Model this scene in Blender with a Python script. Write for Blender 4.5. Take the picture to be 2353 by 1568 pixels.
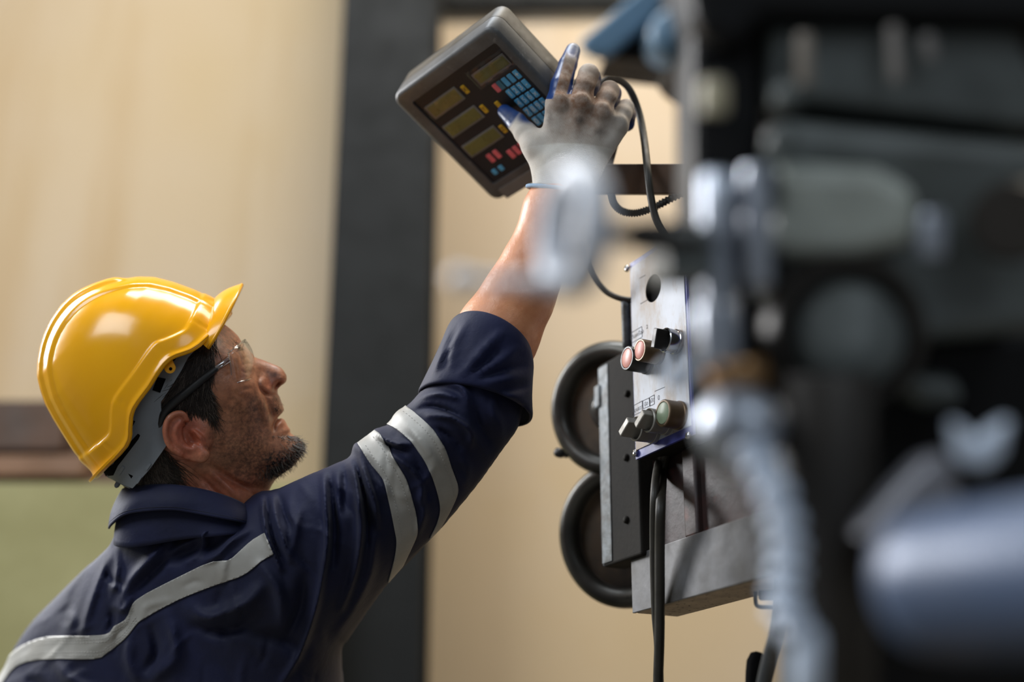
import bpy, math, random
import numpy as np
from mathutils import Vector, Matrix

# ------------------------------------------------------------------ camera, light, exposure
for o in list(bpy.data.objects):
    bpy.data.objects.remove(o)
scene = bpy.context.scene
COL = scene.collection
PITCH = math.radians(20.0)
CAM = np.array([0.0, 0.0, 1.05])
FPX = 50.0 / 36.0 * 2353.0          # focal length in pixels of the 2353 x 1568 frame
CX, CY = 1176.5, 784.0
D0 = 1.63                           # distance of the man's middle plane
RIGHT = np.array([1.0, 0.0, 0.0])
FWD = np.array([0.0, math.cos(PITCH), math.sin(PITCH)])
UP = np.array([0.0, -math.sin(PITCH), math.cos(PITCH)])

cam_data = bpy.data.cameras.new('camera')
cam = bpy.data.objects.new('camera', cam_data)
COL.objects.link(cam)
cam.location = CAM
cam.rotation_euler = (math.pi / 2 + PITCH, 0, 0)
cam_data.lens = 50.0
cam_data.sensor_width = 36.0
cam_data.clip_start = 0.02
cam_data.dof.use_dof = True
cam_data.dof.focus_distance = 1.565
cam_data.dof.aperture_fstop = 1.3
cam_data.dof.aperture_blades = 0
scene.camera = cam

world = bpy.data.worlds.new('hall_daylight')
scene.world = world
world.use_nodes = True
bg = world.node_tree.nodes['Background']
bg.inputs['Color'].default_value = (0.80, 0.89, 1.0, 1)
bg.inputs['Strength'].default_value = 0.16

def area(name, loc, target, size, size_y, power, color):
    d = bpy.data.lights.new(name, 'AREA')
    d.shape = 'RECTANGLE'
    d.size, d.size_y, d.energy, d.color = size, size_y, power, color
    o = bpy.data.objects.new(name, d)
    COL.objects.link(o)
    o.location = loc
    v = Vector(target) - Vector(loc)
    o.rotation_euler = v.to_track_quat('-Z', 'Y').to_euler()
    return o

area('skylight_over_bay', (-0.6, 1.5, 4.2), (-0.4, 0.7, 0), 1.8, 0.8, 62, (0.88, 0.94, 1.0))
wl = area('window_left_wall', (-2.3, 2.6, 2.8), (-1.0, 0.3, 1.6), 1.2, 1.4, 74, (0.97, 0.98, 1.0))
wl.data.spread = math.radians(125)
area('window_behind_camera_right', (1.7, -2.6, 3.3), (0.3, 1.2, 1.5), 2.0, 1.6, 30, (0.80, 0.90, 1.0))
area('window_behind_camera', (-2.5, -0.5, 3.3), (0.0, 1.5, 1.6), 1.8, 1.4, 66, (0.88, 0.94, 1.0))
area('wall_fill_light', (1.3, 1.7, 4.4), (1.0, 3.05, 1.2), 3.0, 0.7, 90, (1.0, 0.89, 0.72))  # added unseen area light that brightens the back wall, no fitting behind it

vs = scene.view_settings
vs.view_transform = 'Standard'
vs.look = 'None'
vs.exposure = 0.0
vs.gamma = 1.0
vs.use_curve_mapping = False

# ------------------------------------------------------------------ helpers
K = D0 / FPX * 1000.0               # mm per pixel at the man's middle plane

def Q(px, py, z=0.0):
    """point seen at a pixel, z mm in front of the man's middle plane -> world metres"""
    d = D0 - np.asarray(z, float) / 1000.0
    px = np.asarray(px, float); py = np.asarray(py, float)
    x = (px - CX) / FPX * d
    y = (CY - py) / FPX * d
    return (CAM + x[..., None] * RIGHT + y[..., None] * UP + d[..., None] * FWD)

def P(px, py, d):
    """point seen at a pixel at a distance of d metres along the view -> world"""
    return Q(px, py, (D0 - d) * 1000.0)

def design(px, py, z=0.0):
    return np.array([(px - CX) * K, (CY - py) * K, z], float)

def dpts(l):
    return np.array([design(*p) for p in l])

def to_world(v):
    """design mm (pixel plane mm, z towards the viewer) -> world"""
    return Q(CX + v[:, 0] / K, CY - v[:, 1] / K, v[:, 2])

def rowcam(v):
    """world -> px, py, z"""
    r = np.asarray(v) - CAM
    d = r @ FWD
    return CX + (r @ RIGHT) / d * FPX, CY - (r @ UP) / d * FPX, (D0 - d) * 1000.0

def new_mesh(name, verts, faces, mats=None, smooth=True):
    me = bpy.data.meshes.new(name)
    verts = np.asarray(verts, float)
    if isinstance(faces, np.ndarray):
        n, k = faces.shape
        me.vertices.add(len(verts)); me.vertices.foreach_set('co', verts.astype(np.float32).ravel())
        me.loops.add(n * k); me.loops.foreach_set('vertex_index', faces.astype(np.int32).ravel())
        me.polygons.add(n); me.polygons.foreach_set('loop_start', np.arange(0, n * k, k, dtype=np.int32))
        me.polygons.foreach_set('loop_total', np.full(n, k, dtype=np.int32))
        me.update(calc_edges=True)
    else:
        me.from_pydata([tuple(v) for v in verts], [], [tuple(int(i) for i in f) for f in faces])
        me.update()
    me.validate()
    if mats is not None:
        for m in (mats if isinstance(mats, (list, tuple)) else [mats]):
            me.materials.append(m)
    me.polygons.foreach_set('use_smooth', np.full(len(me.polygons), smooth))
    return me

def fix_normals(me):
    import bmesh
    bm = bmesh.new(); bm.from_mesh(me)
    bmesh.ops.recalc_face_normals(bm, faces=bm.faces)
    bm.to_mesh(me); bm.free()

def obj(name, me, parent=None, bevel=None, sharp=None):
    """link a mesh given in world coordinates; under a parent its origin becomes the parent's"""
    o = bpy.data.objects.new(name, me)
    COL.objects.link(o)
    if parent is not None:
        o.parent = parent
        off = Vector((0, 0, 0)); p = parent
        while p is not None:
            off += Vector(p.location); p = p.parent
        me.transform(Matrix.Translation(-off))
    if bevel:
        b = o.modifiers.new('bevel', 'BEVEL'); b.width = bevel; b.segments = 3
        b.limit_method = 'ANGLE'; b.angle_limit = math.radians(35); b.harden_normals = False
    if sharp is not None:
        me.set_sharp_from_angle(angle=math.radians(sharp))
    return o

def mesh_obj(name, verts, faces, mat, parent=None, smooth=True, bevel=None, sharp=None, fix=True):
    me = new_mesh(name, verts, faces, mat, smooth)
    if fix:
        fix_normals(me)
    return obj(name, me, parent, bevel, sharp)

def empty(name, loc):
    o = bpy.data.objects.new(name, None)
    COL.objects.link(o); o.location = tuple(loc); o.empty_display_size = 0.05
    return o

def tag(o, label=None, cat=None, group=None, kind=None):
    if label: o['label'] = label
    if cat: o['category'] = cat
    if group: o['group'] = group
    if kind: o['kind'] = kind
    return o

# ---- plain shapes (world coordinates in, verts + faces out)
def frame(zdir, xhint=(1, 0, 0)):
    z = np.asarray(zdir, float); z = z / np.linalg.norm(z)
    x = np.asarray(xhint, float); x = x - z * (x @ z)
    if np.linalg.norm(x) < 1e-6:
        x = np.array([0, 1.0, 0.3]); x = x - z * (x @ z)
    x = x / np.linalg.norm(x)
    return np.stack([x, np.cross(z, x), z], 1)

def box_vf(c, ax, half):
    """box: centre, 3x3 axes (columns), half sizes"""
    c = np.asarray(c, float); h = np.asarray(half, float)
    s = np.array([(i, j, k) for i in (-1, 1) for j in (-1, 1) for k in (-1, 1)], float)
    v = c + (s * h) @ np.asarray(ax).T
    f = [(0, 1, 3, 2), (4, 6, 7, 5), (0, 4, 5, 1), (2, 3, 7, 6), (0, 2, 6, 4), (1, 5, 7, 3)]
    return v, f

def loft_vf(rings, closed=True, caps=True):
    rings = [np.asarray(r, float) for r in rings]
    n = len(rings[0]); V = np.concatenate(rings); F = []
    m = n if closed else n - 1
    for i in range(len(rings) - 1):
        for j in range(m):
            k = (j + 1) % n
            F.append((i * n + j, i * n + k, (i + 1) * n + k, (i + 1) * n + j))
    if caps and closed:
        F.append(tuple(range(n))[::-1]); F.append(tuple((len(rings) - 1) * n + j for j in range(n)))
    return V, F

def lathe_vf(base, axis, prof, n=32, xhint=(1, 0, 0), caps=True):
    """prof: list of (distance along the axis, radius)"""
    A = frame(axis, xhint); t = np.arange(n) / n * 2 * math.pi
    ring = np.cos(t)[:, None] * A[:, 0] + np.sin(t)[:, None] * A[:, 1]
    return loft_vf([np.asarray(base) + A[:, 2] * a + ring * r for a, r in prof], True, caps)

def spline(pts, n):
    """Catmull-Rom through points"""
    p = np.asarray(pts, float)
    if len(p) == 2:
        return p[0] + (p[1] - p[0]) * np.linspace(0, 1, n)[:, None]
    q = np.concatenate([[2 * p[0] - p[1]], p, [2 * p[-1] - p[-2]]])
    s = np.linspace(0, len(p) - 1 - 1e-9, n); i = s.astype(int); t = (s - i)[:, None]
    a, b, c, d = q[i], q[i + 1], q[i + 2], q[i + 3]
    return 0.5 * ((2 * b) + (c - a) * t + (2 * a - 5 * b + 4 * c - d) * t ** 2 + (3 * b - a - 3 * c + d) * t ** 3)

def tube_vf(pts, r, n=10, steps=None, smooth_path=True, flat=1.0):
    p = spline(pts, steps or max(2, 8 * (len(pts) - 1))) if smooth_path else np.asarray(pts, float)
    m = len(p)
    rr = np.asarray(r, float) * np.ones(1) if np.ndim(r) == 0 else np.asarray(r, float)
    rr = np.interp(np.linspace(0, 1, m), np.linspace(0, 1, len(rr)), rr) if len(rr) > 1 else np.full(m, rr[0])
    tan = np.gradient(p, axis=0); tan /= np.linalg.norm(tan, axis=1)[:, None] + 1e-12
    x = None; rings = []; t = np.arange(n) / n * 2 * math.pi
    for i in range(m):
        A = frame(tan[i], x if x is not None else (0.3, 0.2, 1.0)); x = A[:, 0]
        rings.append(p[i] + rr[i] * (np.cos(t)[:, None] * A[:, 0] + flat * np.sin(t)[:, None] * A[:, 1]))
    return loft_vf(rings, True, True)

def join_vf(*parts):
    V = []; F = []; o = 0
    for v, f in parts:
        V.append(np.asarray(v)); F += [tuple(i + o for i in q) for q in f]; o += len(v)
    return np.concatenate(V), F

# ---- two-dimensional fields
def seg_dist(x, y, a, b):
    dx, dy = b[0] - a[0], b[1] - a[1]
    t = np.clip(((x - a[0]) * dx + (y - a[1]) * dy) / (dx * dx + dy * dy + 1e-12), 0, 1)
    return np.hypot(x - a[0] - t * dx, y - a[1] - t * dy), t

def poly_sd(x, y, poly):
    """signed distance to a closed polygon, negative inside"""
    d = np.full(x.shape, 1e9); ins = np.zeros(x.shape, bool); n = len(poly)
    for i in range(n):
        a, b = poly[i], poly[(i + 1) % n]
        d = np.minimum(d, seg_dist(x, y, a, b)[0])
        if a[1] != b[1]:
            c = ((a[1] > y) != (b[1] > y)) & (x < (b[0] - a[0]) * (y - a[1]) / (b[1] - a[1]) + a[0])
            ins ^= c
    return np.where(ins, -d, d)

def line_dist(x, y, pts):
    d = np.full(x.shape, 1e9)
    for a, b in zip(pts[:-1], pts[1:]):
        d = np.minimum(d, seg_dist(x, y, a, b)[0])
    return d

def tps(pts, vals, x, y, smooth=0.0):
    p = np.asarray(pts, float) / 100.0; v = np.asarray(vals, float); n = len(p)
    def ker(r2): return 0.5 * r2 * np.log(r2 + 1e-9)
    r2 = ((p[:, None] - p[None]) ** 2).sum(-1)
    A = np.zeros((n + 3, n + 3)); A[:n, :n] = ker(r2) + smooth * np.eye(n)
    A[:n, n] = A[n, :n] = 1; A[:n, n + 1:] = p; A[n + 1:, :n] = p.T
    w = np.linalg.solve(A, np.concatenate([v, np.zeros(3)]))
    x = x / 100.0; y = y / 100.0
    out = w[n] + w[n + 1] * x + w[n + 2] * y
    for i in range(n):
        out = out + w[i] * ker((x - p[i, 0]) ** 2 + (y - p[i, 1]) ** 2)
    return out

def stroke(x, y, pts, w, amp, taper=True):
    """a crease (amp < 0) or ridge (amp > 0) along a polyline, fading at its ends"""
    pts = spline(np.asarray(pts, float), 6 * (len(pts) - 1) + 1) if len(pts) > 2 else np.asarray(pts, float)
    out = np.zeros(x.shape)
    x0, y0 = pts.min(0) - 3.2 * w; x1, y1 = pts.max(0) + 3.2 * w
    m = (x > x0) & (x < x1) & (y > y0) & (y < y1)
    if not m.any():
        return out
    xx, yy = x[m], y[m]; best = np.full(xx.shape, 1e9); bt = np.zeros(xx.shape); n = len(pts) - 1
    for i in range(n):
        d, t = seg_dist(xx, yy, pts[i], pts[i + 1])
        u = d < best
        best = np.where(u, d, best); bt = np.where(u, (i + t) / n, bt)
    f = np.exp(-(best / w) ** 2)
    if taper:
        f = f * np.sin(np.pi * np.clip(bt * 0.86 + 0.07, 0, 1)) ** 0.7
    out[m] = amp * f
    return out

# ---- implicit shapes (design mm) and their surfaces
def cone_sd(X, Y, Z, a, b, ra, rb):
    d = b - a; L = d @ d + 1e-9
    t = np.clip(((X - a[0]) * d[0] + (Y - a[1]) * d[1] + (Z - a[2]) * d[2]) / L, 0, 1)
    return np.sqrt((X - a[0] - t * d[0]) ** 2 + (Y - a[1] - t * d[1]) ** 2 + (Z - a[2] - t * d[2]) ** 2) - (ra + (rb - ra) * t)

def ell_sd(X, Y, Z, c, r, R=None):
    x, y, z = X - c[0], Y - c[1], Z - c[2]
    if R is not None:
        x, y, z = (R[0, 0] * x + R[1, 0] * y + R[2, 0] * z, R[0, 1] * x + R[1, 1] * y + R[2, 1] * z, R[0, 2] * x + R[1, 2] * y + R[2, 2] * z)
    k0 = np.sqrt((x / r[0]) ** 2 + (y / r[1]) ** 2 + (z / r[2]) ** 2)
    k1 = np.sqrt((x / r[0] ** 2) ** 2 + (y / r[1] ** 2) ** 2 + (z / r[2] ** 2) ** 2) + 1e-9
    return k0 * (k0 - 1) / k1

def smin(a, b, k):
    h = np.maximum(k - np.abs(a - b), 0) / k
    return np.minimum(a, b) - h * h * k * 0.25

def smax(a, b, k):
    return -smin(-a, -b, k)

def grid(lo, hi, h):
    return [np.arange(l, u + h, h, dtype=np.float32) for l, u in zip(lo, hi)]

def surface_nets(D, axes, relax=2):
    """dense scalar field (negative inside) -> vertices, quads"""
    S = D < 0
    nx, ny, nz = D.shape
    c = np.zeros((nx - 1, ny - 1, nz - 1), np.uint8)
    for i in (0, 1):
        for j in (0, 1):
            for k in (0, 1):
                c += S[i:nx - 1 + i, j:ny - 1 + j, k:nz - 1 + k]
    I = np.nonzero((c > 0) & (c < 8)); n = len(I[0])
    idx = np.full(c.shape, -1, np.int32); idx[I] = np.arange(n)
    pos = np.zeros((n, 3)); cnt = np.zeros(n)
    cor = [(i, j, k) for i in (0, 1) for j in (0, 1) for k in (0, 1)]
    val = {q: D[I[0] + q[0], I[1] + q[1], I[2] + q[2]].astype(float) for q in cor}
    for q in cor:
        for ax in range(3):
            if q[ax] == 0:
                r = list(q); r[ax] = 1; r = tuple(r)
                a, b = val[q], val[r]; m = (a < 0) != (b < 0)
                t = np.where(m, a / np.where(m, a - b, 1), 0)
                p = np.tile(np.array(q, float), (n, 1)); p[:, ax] += t
                pos += p * m[:, None]; cnt += m
    pos = pos / cnt[:, None] + np.stack(I, 1)
    V = np.stack([axes[a][0] + pos[:, a] * (axes[a][1] - axes[a][0]) for a in range(3)], 1)
    F = []
    for ax in range(3):
        b, d = (ax + 1) % 3, (ax + 2) % 3
        sl0 = [slice(None)] * 3; sl1 = [slice(None)] * 3
        sl0[ax] = slice(0, -1); sl1[ax] = slice(1, None)
        s0, s1 = S[tuple(sl0)], S[tuple(sl1)]
        E = np.nonzero(s0 != s1)
        E = [np.array(e) for e in E]
        ok = (E[b] > 0) & (E[d] > 0) & (E[b] < D.shape[b] - 1) & (E[d] < D.shape[d] - 1)
        E = [e[ok] for e in E]
        flip = s1[tuple(E)]
        def cell(ob, od):
            e = [x.copy() for x in E]; e[b] -= ob; e[d] -= od
            return idx[tuple(e)]
        q = np.stack([cell(1, 1), cell(0, 1), cell(0, 0), cell(1, 0)], 1)
        q[flip] = q[flip][:, ::-1]
        F.append(q)
    F = np.concatenate(F)
    F = F[(F >= 0).all(1)]
    for _ in range(relax):
        V = laplace(V, F, 0.5)
    return V, F

def laplace(V, F, w):
    acc = np.zeros_like(V); cnt = np.zeros(len(V))
    k = F.shape[1]
    for i in range(k):
        a, b = F[:, i], F[:, (i + 1) % k]
        for s, t in ((a, b), (b, a)):
            for c in range(3):
                acc[:, c] += np.bincount(s, V[t, c], len(V))
            cnt += np.bincount(s, minlength=len(V))
    return V + w * (acc / np.maximum(cnt, 1)[:, None] - V)

def vnormals(V, F):
    n = np.cross(V[F[:, 2]] - V[F[:, 0]], V[F[:, -1]] - V[F[:, 1]] if F.shape[1] == 4 else V[F[:, 1]] - V[F[:, 0]])
    if F.shape[1] == 3:
        n = np.cross(V[F[:, 1]] - V[F[:, 0]], V[F[:, 2]] - V[F[:, 0]])
    out = np.zeros_like(V)
    for i in range(F.shape[1]):
        for c in range(3):
            out[:, c] += np.bincount(F[:, i], n[:, c], len(V))
    return out / (np.linalg.norm(out, axis=1)[:, None] + 1e-12)

def set_attr(me, name, vals):
    a = me.attributes.new(name, 'FLOAT', 'POINT')
    a.data.foreach_set('value', np.asarray(vals, np.float32))

def set_vattr(me, name, vals):
    a = me.attributes.new(name, 'FLOAT_VECTOR', 'POINT')
    a.data.foreach_set('vector', np.asarray(vals, np.float32).ravel())

def clip_patch(V, F, fields, lift, thick, N=None):
    """cut the piece of a surface where every field is negative, lift it off and give it thickness"""
    T = F if F.shape[1] == 3 else np.concatenate([F[:, [0, 1, 2]], F[:, [0, 2, 3]]])
    if N is None:
        N = vnormals(V, F)
    fv = np.stack(fields, 1)
    keep = (fv[T].min(1) < 0).all(1)
    T = T[keep]
    verts = []; key = {}; faces = []
    def add(ids, w):
        k = tuple(sorted((i, round(x, 4)) for i, x in zip(ids, w) if x > 1e-6))
        if k not in key:
            key[k] = len(verts)
            verts.append((sum(V[i] * x for i, x in zip(ids, w)), sum(N[i] * x for i, x in zip(ids, w))))
        return key[k]
    for t in T:
        poly = [np.eye(3)[i] for i in range(3)]
        fl = fv[t]
        for c in range(fv.shape[1]):
            out = []
            for i in range(len(poly)):
                a, b = poly[i], poly[(i + 1) % len(poly)]
                fa, fb = a @ fl[:, c], b @ fl[:, c]
                if fa < 0: out.append(a)
                if (fa < 0) != (fb < 0): out.append(a + (b - a) * (fa / (fa - fb)))
            poly = out
            if len(poly) < 3: break
        if len(poly) < 3: continue
        f = []
        for w in poly:
            i = add(t, w)
            if i not in f: f.append(i)
        if len(f) >= 3: faces.append(f)
    if not verts:
        raise ValueError('empty patch')
    p = np.array([v[0] for v in verts]); n = np.array([v[1] for v in verts])
    n /= np.linalg.norm(n, axis=1)[:, None] + 1e-12
    m = len(p)
    V2 = np.concatenate([p + n * (lift + thick), p + n * lift])
    F2 = list(faces) + [[i + m for i in f[::-1]] for f in faces]
    cnt = {}
    for f in faces:
        for i in range(len(f)):
            e = (f[i], f[(i + 1) % len(f)])
            cnt[e] = cnt.get(e, 0) + 1
    for (a, b) in list(cnt):
        if (b, a) not in cnt:
            F2.append([b, a, a + m, b + m])
    return V2, F2

def sheet_vf(A, B, thick, rows=6, bulge=None):
    """a strip between two rows of world points, with thickness"""
    A = np.asarray(A, float); B = np.asarray(B, float); n = len(A)
    t = np.linspace(0, 1, rows)[:, None, None]
    G = A[None] * (1 - t) + B[None] * t
    if bulge is not None:
        G = G + bulge * np.sin(np.pi * t) 
    return solid_grid(G, thick)

def solid_grid(G, thick, closed=False):
    r, n, _ = G.shape
    du = np.gradient(G, axis=1); dv = np.gradient(G, axis=0)
    N = np.cross(du, dv); N /= np.linalg.norm(N, axis=2)[..., None] + 1e-12
    V = np.concatenate([(G + N * thick / 2).reshape(-1, 3), (G - N * thick / 2).reshape(-1, 3)])
    F = []; o = r * n
    m = n if closed else n - 1
    for i in range(r - 1):
        for j in range(m):
            a, b, c, d = i * n + j, i * n + (j + 1) % n, (i + 1) * n + (j + 1) % n, (i + 1) * n + j
            F.append((a, b, c, d)); F.append((a + o, d + o, c + o, b + o))
    for j in range(m):
        k = (j + 1) % n
        F.append((j, j + o, k + o, k)); e = (r - 1) * n
        F.append((e + j, e + k, e + k + o, e + j + o))
    if not closed:
        for i in range(r - 1):
            F.append((i * n, (i + 1) * n, (i + 1) * n + o, i * n + o))
            F.append((i * n + n - 1, i * n + n - 1 + o, (i + 1) * n + n - 1 + o, (i + 1) * n + n - 1))
    return V, F

# ------------------------------------------------------------------ materials
class NT:
    def __init__(s, name):
        s.m = bpy.data.materials.new(name); s.m.use_nodes = True
        s.t = s.m.node_tree; s.b = s.t.nodes['Principled BSDF']
        s.tc = None
    def n(s, typ, **kw):
        x = s.t.nodes.new(typ)
        for k, v in kw.items():
            setattr(x, k, v)
        return x
    def link(s, a, b): s.t.links.new(a, b)
    def coord(s):
        if s.tc is None: s.tc = s.n('ShaderNodeTexCoord')
        return s.tc.outputs['Object']
    def noise(s, scale, detail=4, rough=0.55, stretch=None, vec=None):
        v = vec or s.coord()
        if stretch is not None:
            mp = s.n('ShaderNodeMapping'); mp.inputs['Scale'].default_value = stretch
            s.link(v, mp.inputs['Vector']); v = mp.outputs['Vector']
        x = s.n('ShaderNodeTexNoise'); x.inputs['Scale'].default_value = scale
        x.inputs['Detail'].default_value = detail; x.inputs['Roughness'].default_value = rough
        s.link(v, x.inputs['Vector'])
        return x.outputs['Fac']
    def ramp(s, fac, lo, hi, a=0.0, b=1.0):
        x = s.n('ShaderNodeMapRange'); x.inputs['From Min'].default_value = lo; x.inputs['From Max'].default_value = hi
        x.inputs['To Min'].default_value = a; x.inputs['To Max'].default_value = b
        s.link(fac, x.inputs['Value'])
        return x.outputs['Result']
    def mix(s, fac, c1, c2, mode='MIX'):
        x = s.n('ShaderNodeMix', data_type='RGBA', blend_type=mode)
        for inp, c in ((x.inputs['Factor'], fac), (x.inputs['A'], c1), (x.inputs['B'], c2)):
            if isinstance(c, (tuple, list)): inp.default_value = (*c, 1)
            elif isinstance(c, (int, float)): inp.default_value = c
            else: s.link(c, inp)
        return x.outputs['Result']
    def math(s, op, a, b=None):
        x = s.n('ShaderNodeMath', operation=op)
        for i, c in enumerate((a, b)):
            if c is None: continue
            if isinstance(c, (int, float)): x.inputs[i].default_value = c
            else: s.link(c, x.inputs[i])
        return x.outputs[0]
    def attr(s, name, out='Fac'):
        x = s.n('ShaderNodeAttribute'); x.attribute_name = name
        return x.outputs[out]
    def bump(s, h, strength=0.2, dist=0.001, chain=None):
        x = s.n('ShaderNodeBump'); x.inputs['Strength'].default_value = strength; x.inputs['Distance'].default_value = dist
        s.link(h, x.inputs['Height'])
        if chain is not None: s.link(chain, x.inputs['Normal'])
        return x.outputs['Normal']
    def set(s, **kw):
        names = dict(color='Base Color', rough='Roughness', metal='Metallic', normal='Normal', coat='Coat Weight', coat_rough='Coat Roughness',
                     sss='Subsurface Weight', sss_r='Subsurface Radius', sss_s='Subsurface Scale', trans='Transmission Weight', ior='IOR',
                     spec='Specular IOR Level', sheen='Sheen Weight', emis='Emission Color', emis_s='Emission Strength', alpha='Alpha')
        for k, v in kw.items():
            i = s.b.inputs[names[k]]
            if isinstance(v, (int, float)): i.default_value = v
            elif isinstance(v, (tuple, list)): i.default_value = (*v, 1) if i.type == 'RGBA' else v
            else: s.link(v, i)
        return s.m

def plain(name, c, rough=0.5, metal=0.0, var=0.25, scale=30.0, bump=0.05, c2=None, **kw):
    """one colour broken up by a little noise, wear and relief"""
    t = NT(name)
    f = t.noise(scale, 5)
    c2 = c2 or tuple(x * (1 - var) for x in c)
    col = t.mix(t.ramp(f, 0.35, 0.65), c, c2)
    r = t.ramp(t.noise(scale * 2.3, 3), 0.3, 0.7, max(rough - 0.08, 0.02), min(rough + 0.08, 1))
    n = t.bump(t.noise(scale * 8, 3), bump, 0.001)
    return t.set(color=col, rough=r, metal=metal, normal=n, **kw)

def srgb(r, g, b):
    def f(x):
        x /= 255.0
        return x / 12.92 if x <= 0.04045 else ((x + 0.055) / 1.055) ** 2.4
    return (f(r), f(g), f(b))

MAT = {}
# cream plaster with rusty runs
t = NT('cream_painted_wall')
big = t.noise(0.9, 3, 0.5)
run = t.noise(3.0, 5, 0.6, stretch=(1.0, 1.0, 0.12))
mot = t.noise(2.2, 6, 0.62)
c = t.mix(t.ramp(big, 0.35, 0.65), srgb(204, 183, 156), srgb(198, 172, 130))
c = t.mix(t.ramp(run, 0.53, 0.72, 0, 0.65), c, srgb(180, 144, 88))
c = t.mix(t.ramp(mot, 0.58, 0.78, 0, 0.45), c, srgb(196, 164, 112))
MAT['wall'] = t.set(color=c, rough=0.62, normal=t.bump(t.noise(14, 5), 0.12, 0.004))
t = NT('green_painted_wall')
c = t.mix(t.ramp(t.noise(3.5, 6, 0.6), 0.35, 0.7), srgb(164, 158, 110), srgb(140, 134, 84))
c = t.mix(t.ramp(t.noise(6, 5, 0.6), 0.62, 0.72, 0, 0.7), c, srgb(92, 86, 44))
MAT['green_wall'] = t.set(color=c, rough=0.6, normal=t.bump(t.noise(18, 4), 0.15, 0.004))
MAT['column'] = plain('charcoal_steel_paint', srgb(22, 24, 24), 0.65, 0, 0.3, 6, 0.06, spec=0.25)
MAT['brown'] = plain('brown_stained_timber', srgb(66, 48, 34), 0.6, 0, 0.4, 9, 0.1, c2=srgb(88, 62, 44))
MAT['brown_light'] = plain('pale_brown_timber', srgb(140, 104, 76), 0.6, 0, 0.3, 9, 0.1)
MAT['floor'] = plain('grey_concrete', srgb(105, 101, 94), 0.7, 0, 0.25, 4, 0.2)

# ------------------------------------------------------------------ the hall
WY = 3.05                                  # the back wall stands this far along Y
def bx(name, x0, x1, y0, y1, z0, z1, mat, parent=None, bevel=None):
    v, f = box_vf(((x0 + x1) / 2, (y0 + y1) / 2, (z0 + z1) / 2), np.eye(3), ((x1 - x0) / 2, (y1 - y0) / 2, (z1 - z0) / 2))
    return mesh_obj(name, v, f, mat, parent, smooth=False, bevel=bevel)

tag(bx('floor', -4, 4, -1.5, WY + 0.2, -0.1, 0.0, MAT['floor']), kind='structure')
tag(bx('wall_back', -4, 4, WY, WY + 0.2, 0.0, 4.6, MAT['wall']), kind='structure')

def at_y(px, py, y):
    """world x, z of a pixel on the upright plane Y = y"""
    r = (px - CX) / FPX * RIGHT + (CY - py) / FPX * UP + FWD
    k = y / r[1]
    return CAM + r * k

# dark steel column against the wall: two flanges and a web, so it reads as a rolled section
colx0, colx1 = at_y(752, 784, 2.72)[0], at_y(982, 784, 2.72)[0]
column = empty('steel_column', ((colx0 + colx1) / 2, 2.80, 0))
bx('flange', colx0, colx1, 2.72, 2.745, 0.0, 4.5, MAT['column'], column, 0.002)
bx('flange', colx0, colx1, 2.975, 3.0, 0.0, 4.5, MAT['column'], column, 0.002)
bx('web', (colx0 + colx1) / 2 - 0.012, (colx0 + colx1) / 2 + 0.012, 2.745, 2.975, 0.0, 4.5, MAT['column'], column)
bx('base_plate', colx0 - 0.05, colx1 + 0.05, 2.68, 3.03, 0.0, 0.03, MAT['column'], column, 0.003)
tag(column, 'dark charcoal steel column standing against the cream wall', 'column')

# dark beam running along the top of the wall
zb = at_y(1170, 24, 3.04)[2]
beam = empty('roof_beam', (0.9, 3.04, zb))
x_r = 2.6
bx('web', colx1, x_r, 3.03, 3.045, zb + 0.01, zb + 0.26, MAT['column'], beam)
bx('flange', colx1, x_r, 3.015, 3.05, zb, zb + 0.02, MAT['column'], beam, 0.002)
bx('flange', colx1, x_r, 3.015, 3.05, zb + 0.25, zb + 0.27, MAT['column'], beam, 0.002)
tag(beam, 'dark steel beam crossing the wall above the raised control box', 'beam')

# low green painted wall section and the brown timber shelf on it
gx1 = at_y(745, 1300, 2.72)[0]
zg = at_y(150, 1108, 2.72)[2]
zg = at_y(150, 1110, 2.60)[2]
tag(bx('wall_green', -4, gx1, 2.60, WY, 0.0, zg, MAT['green_wall']), kind='structure')

# brown timber boxes standing on the low green wall
sx0 = -2.6
def edge_x(px, y): return at_y(px, 1000, y)[0]
z1 = at_y(100, 918, 2.62)[2]; zm = zg + (z1 - zg) * 0.42
shelf = empty('timber_ledge', (edge_x(100, 2.7), 2.75, zg))
bx('front_board', sx0, edge_x(142, 2.62), 2.625, 2.65, zm, z1, MAT['brown'], shelf, 0.003)
bx('ledge', sx0, edge_x(200, 2.61), 2.61, 2.80, zg + 0.018, zg + (z1 - zg) * 0.33, MAT['brown_light'], shelf, 0.003)
bx('end_block', edge_x(142, 2.66), edge_x(290, 2.66), 2.66, 2.80, zg + 0.0, z1 - 0.004, MAT['brown'], shelf, 0.003)
bx('base_rail', sx0, edge_x(290, 2.62), 2.63, 2.80, zg, zg + 0.02, MAT['brown'], shelf, 0.002)
bx('back_board', sx0, edge_x(142, 2.66), 2.65, 2.80, zg + 0.02, z1 - 0.002, MAT['brown'], shelf)
tag(shelf, 'brown timber ledge on the low green wall behind the man', 'ledge')

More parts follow.
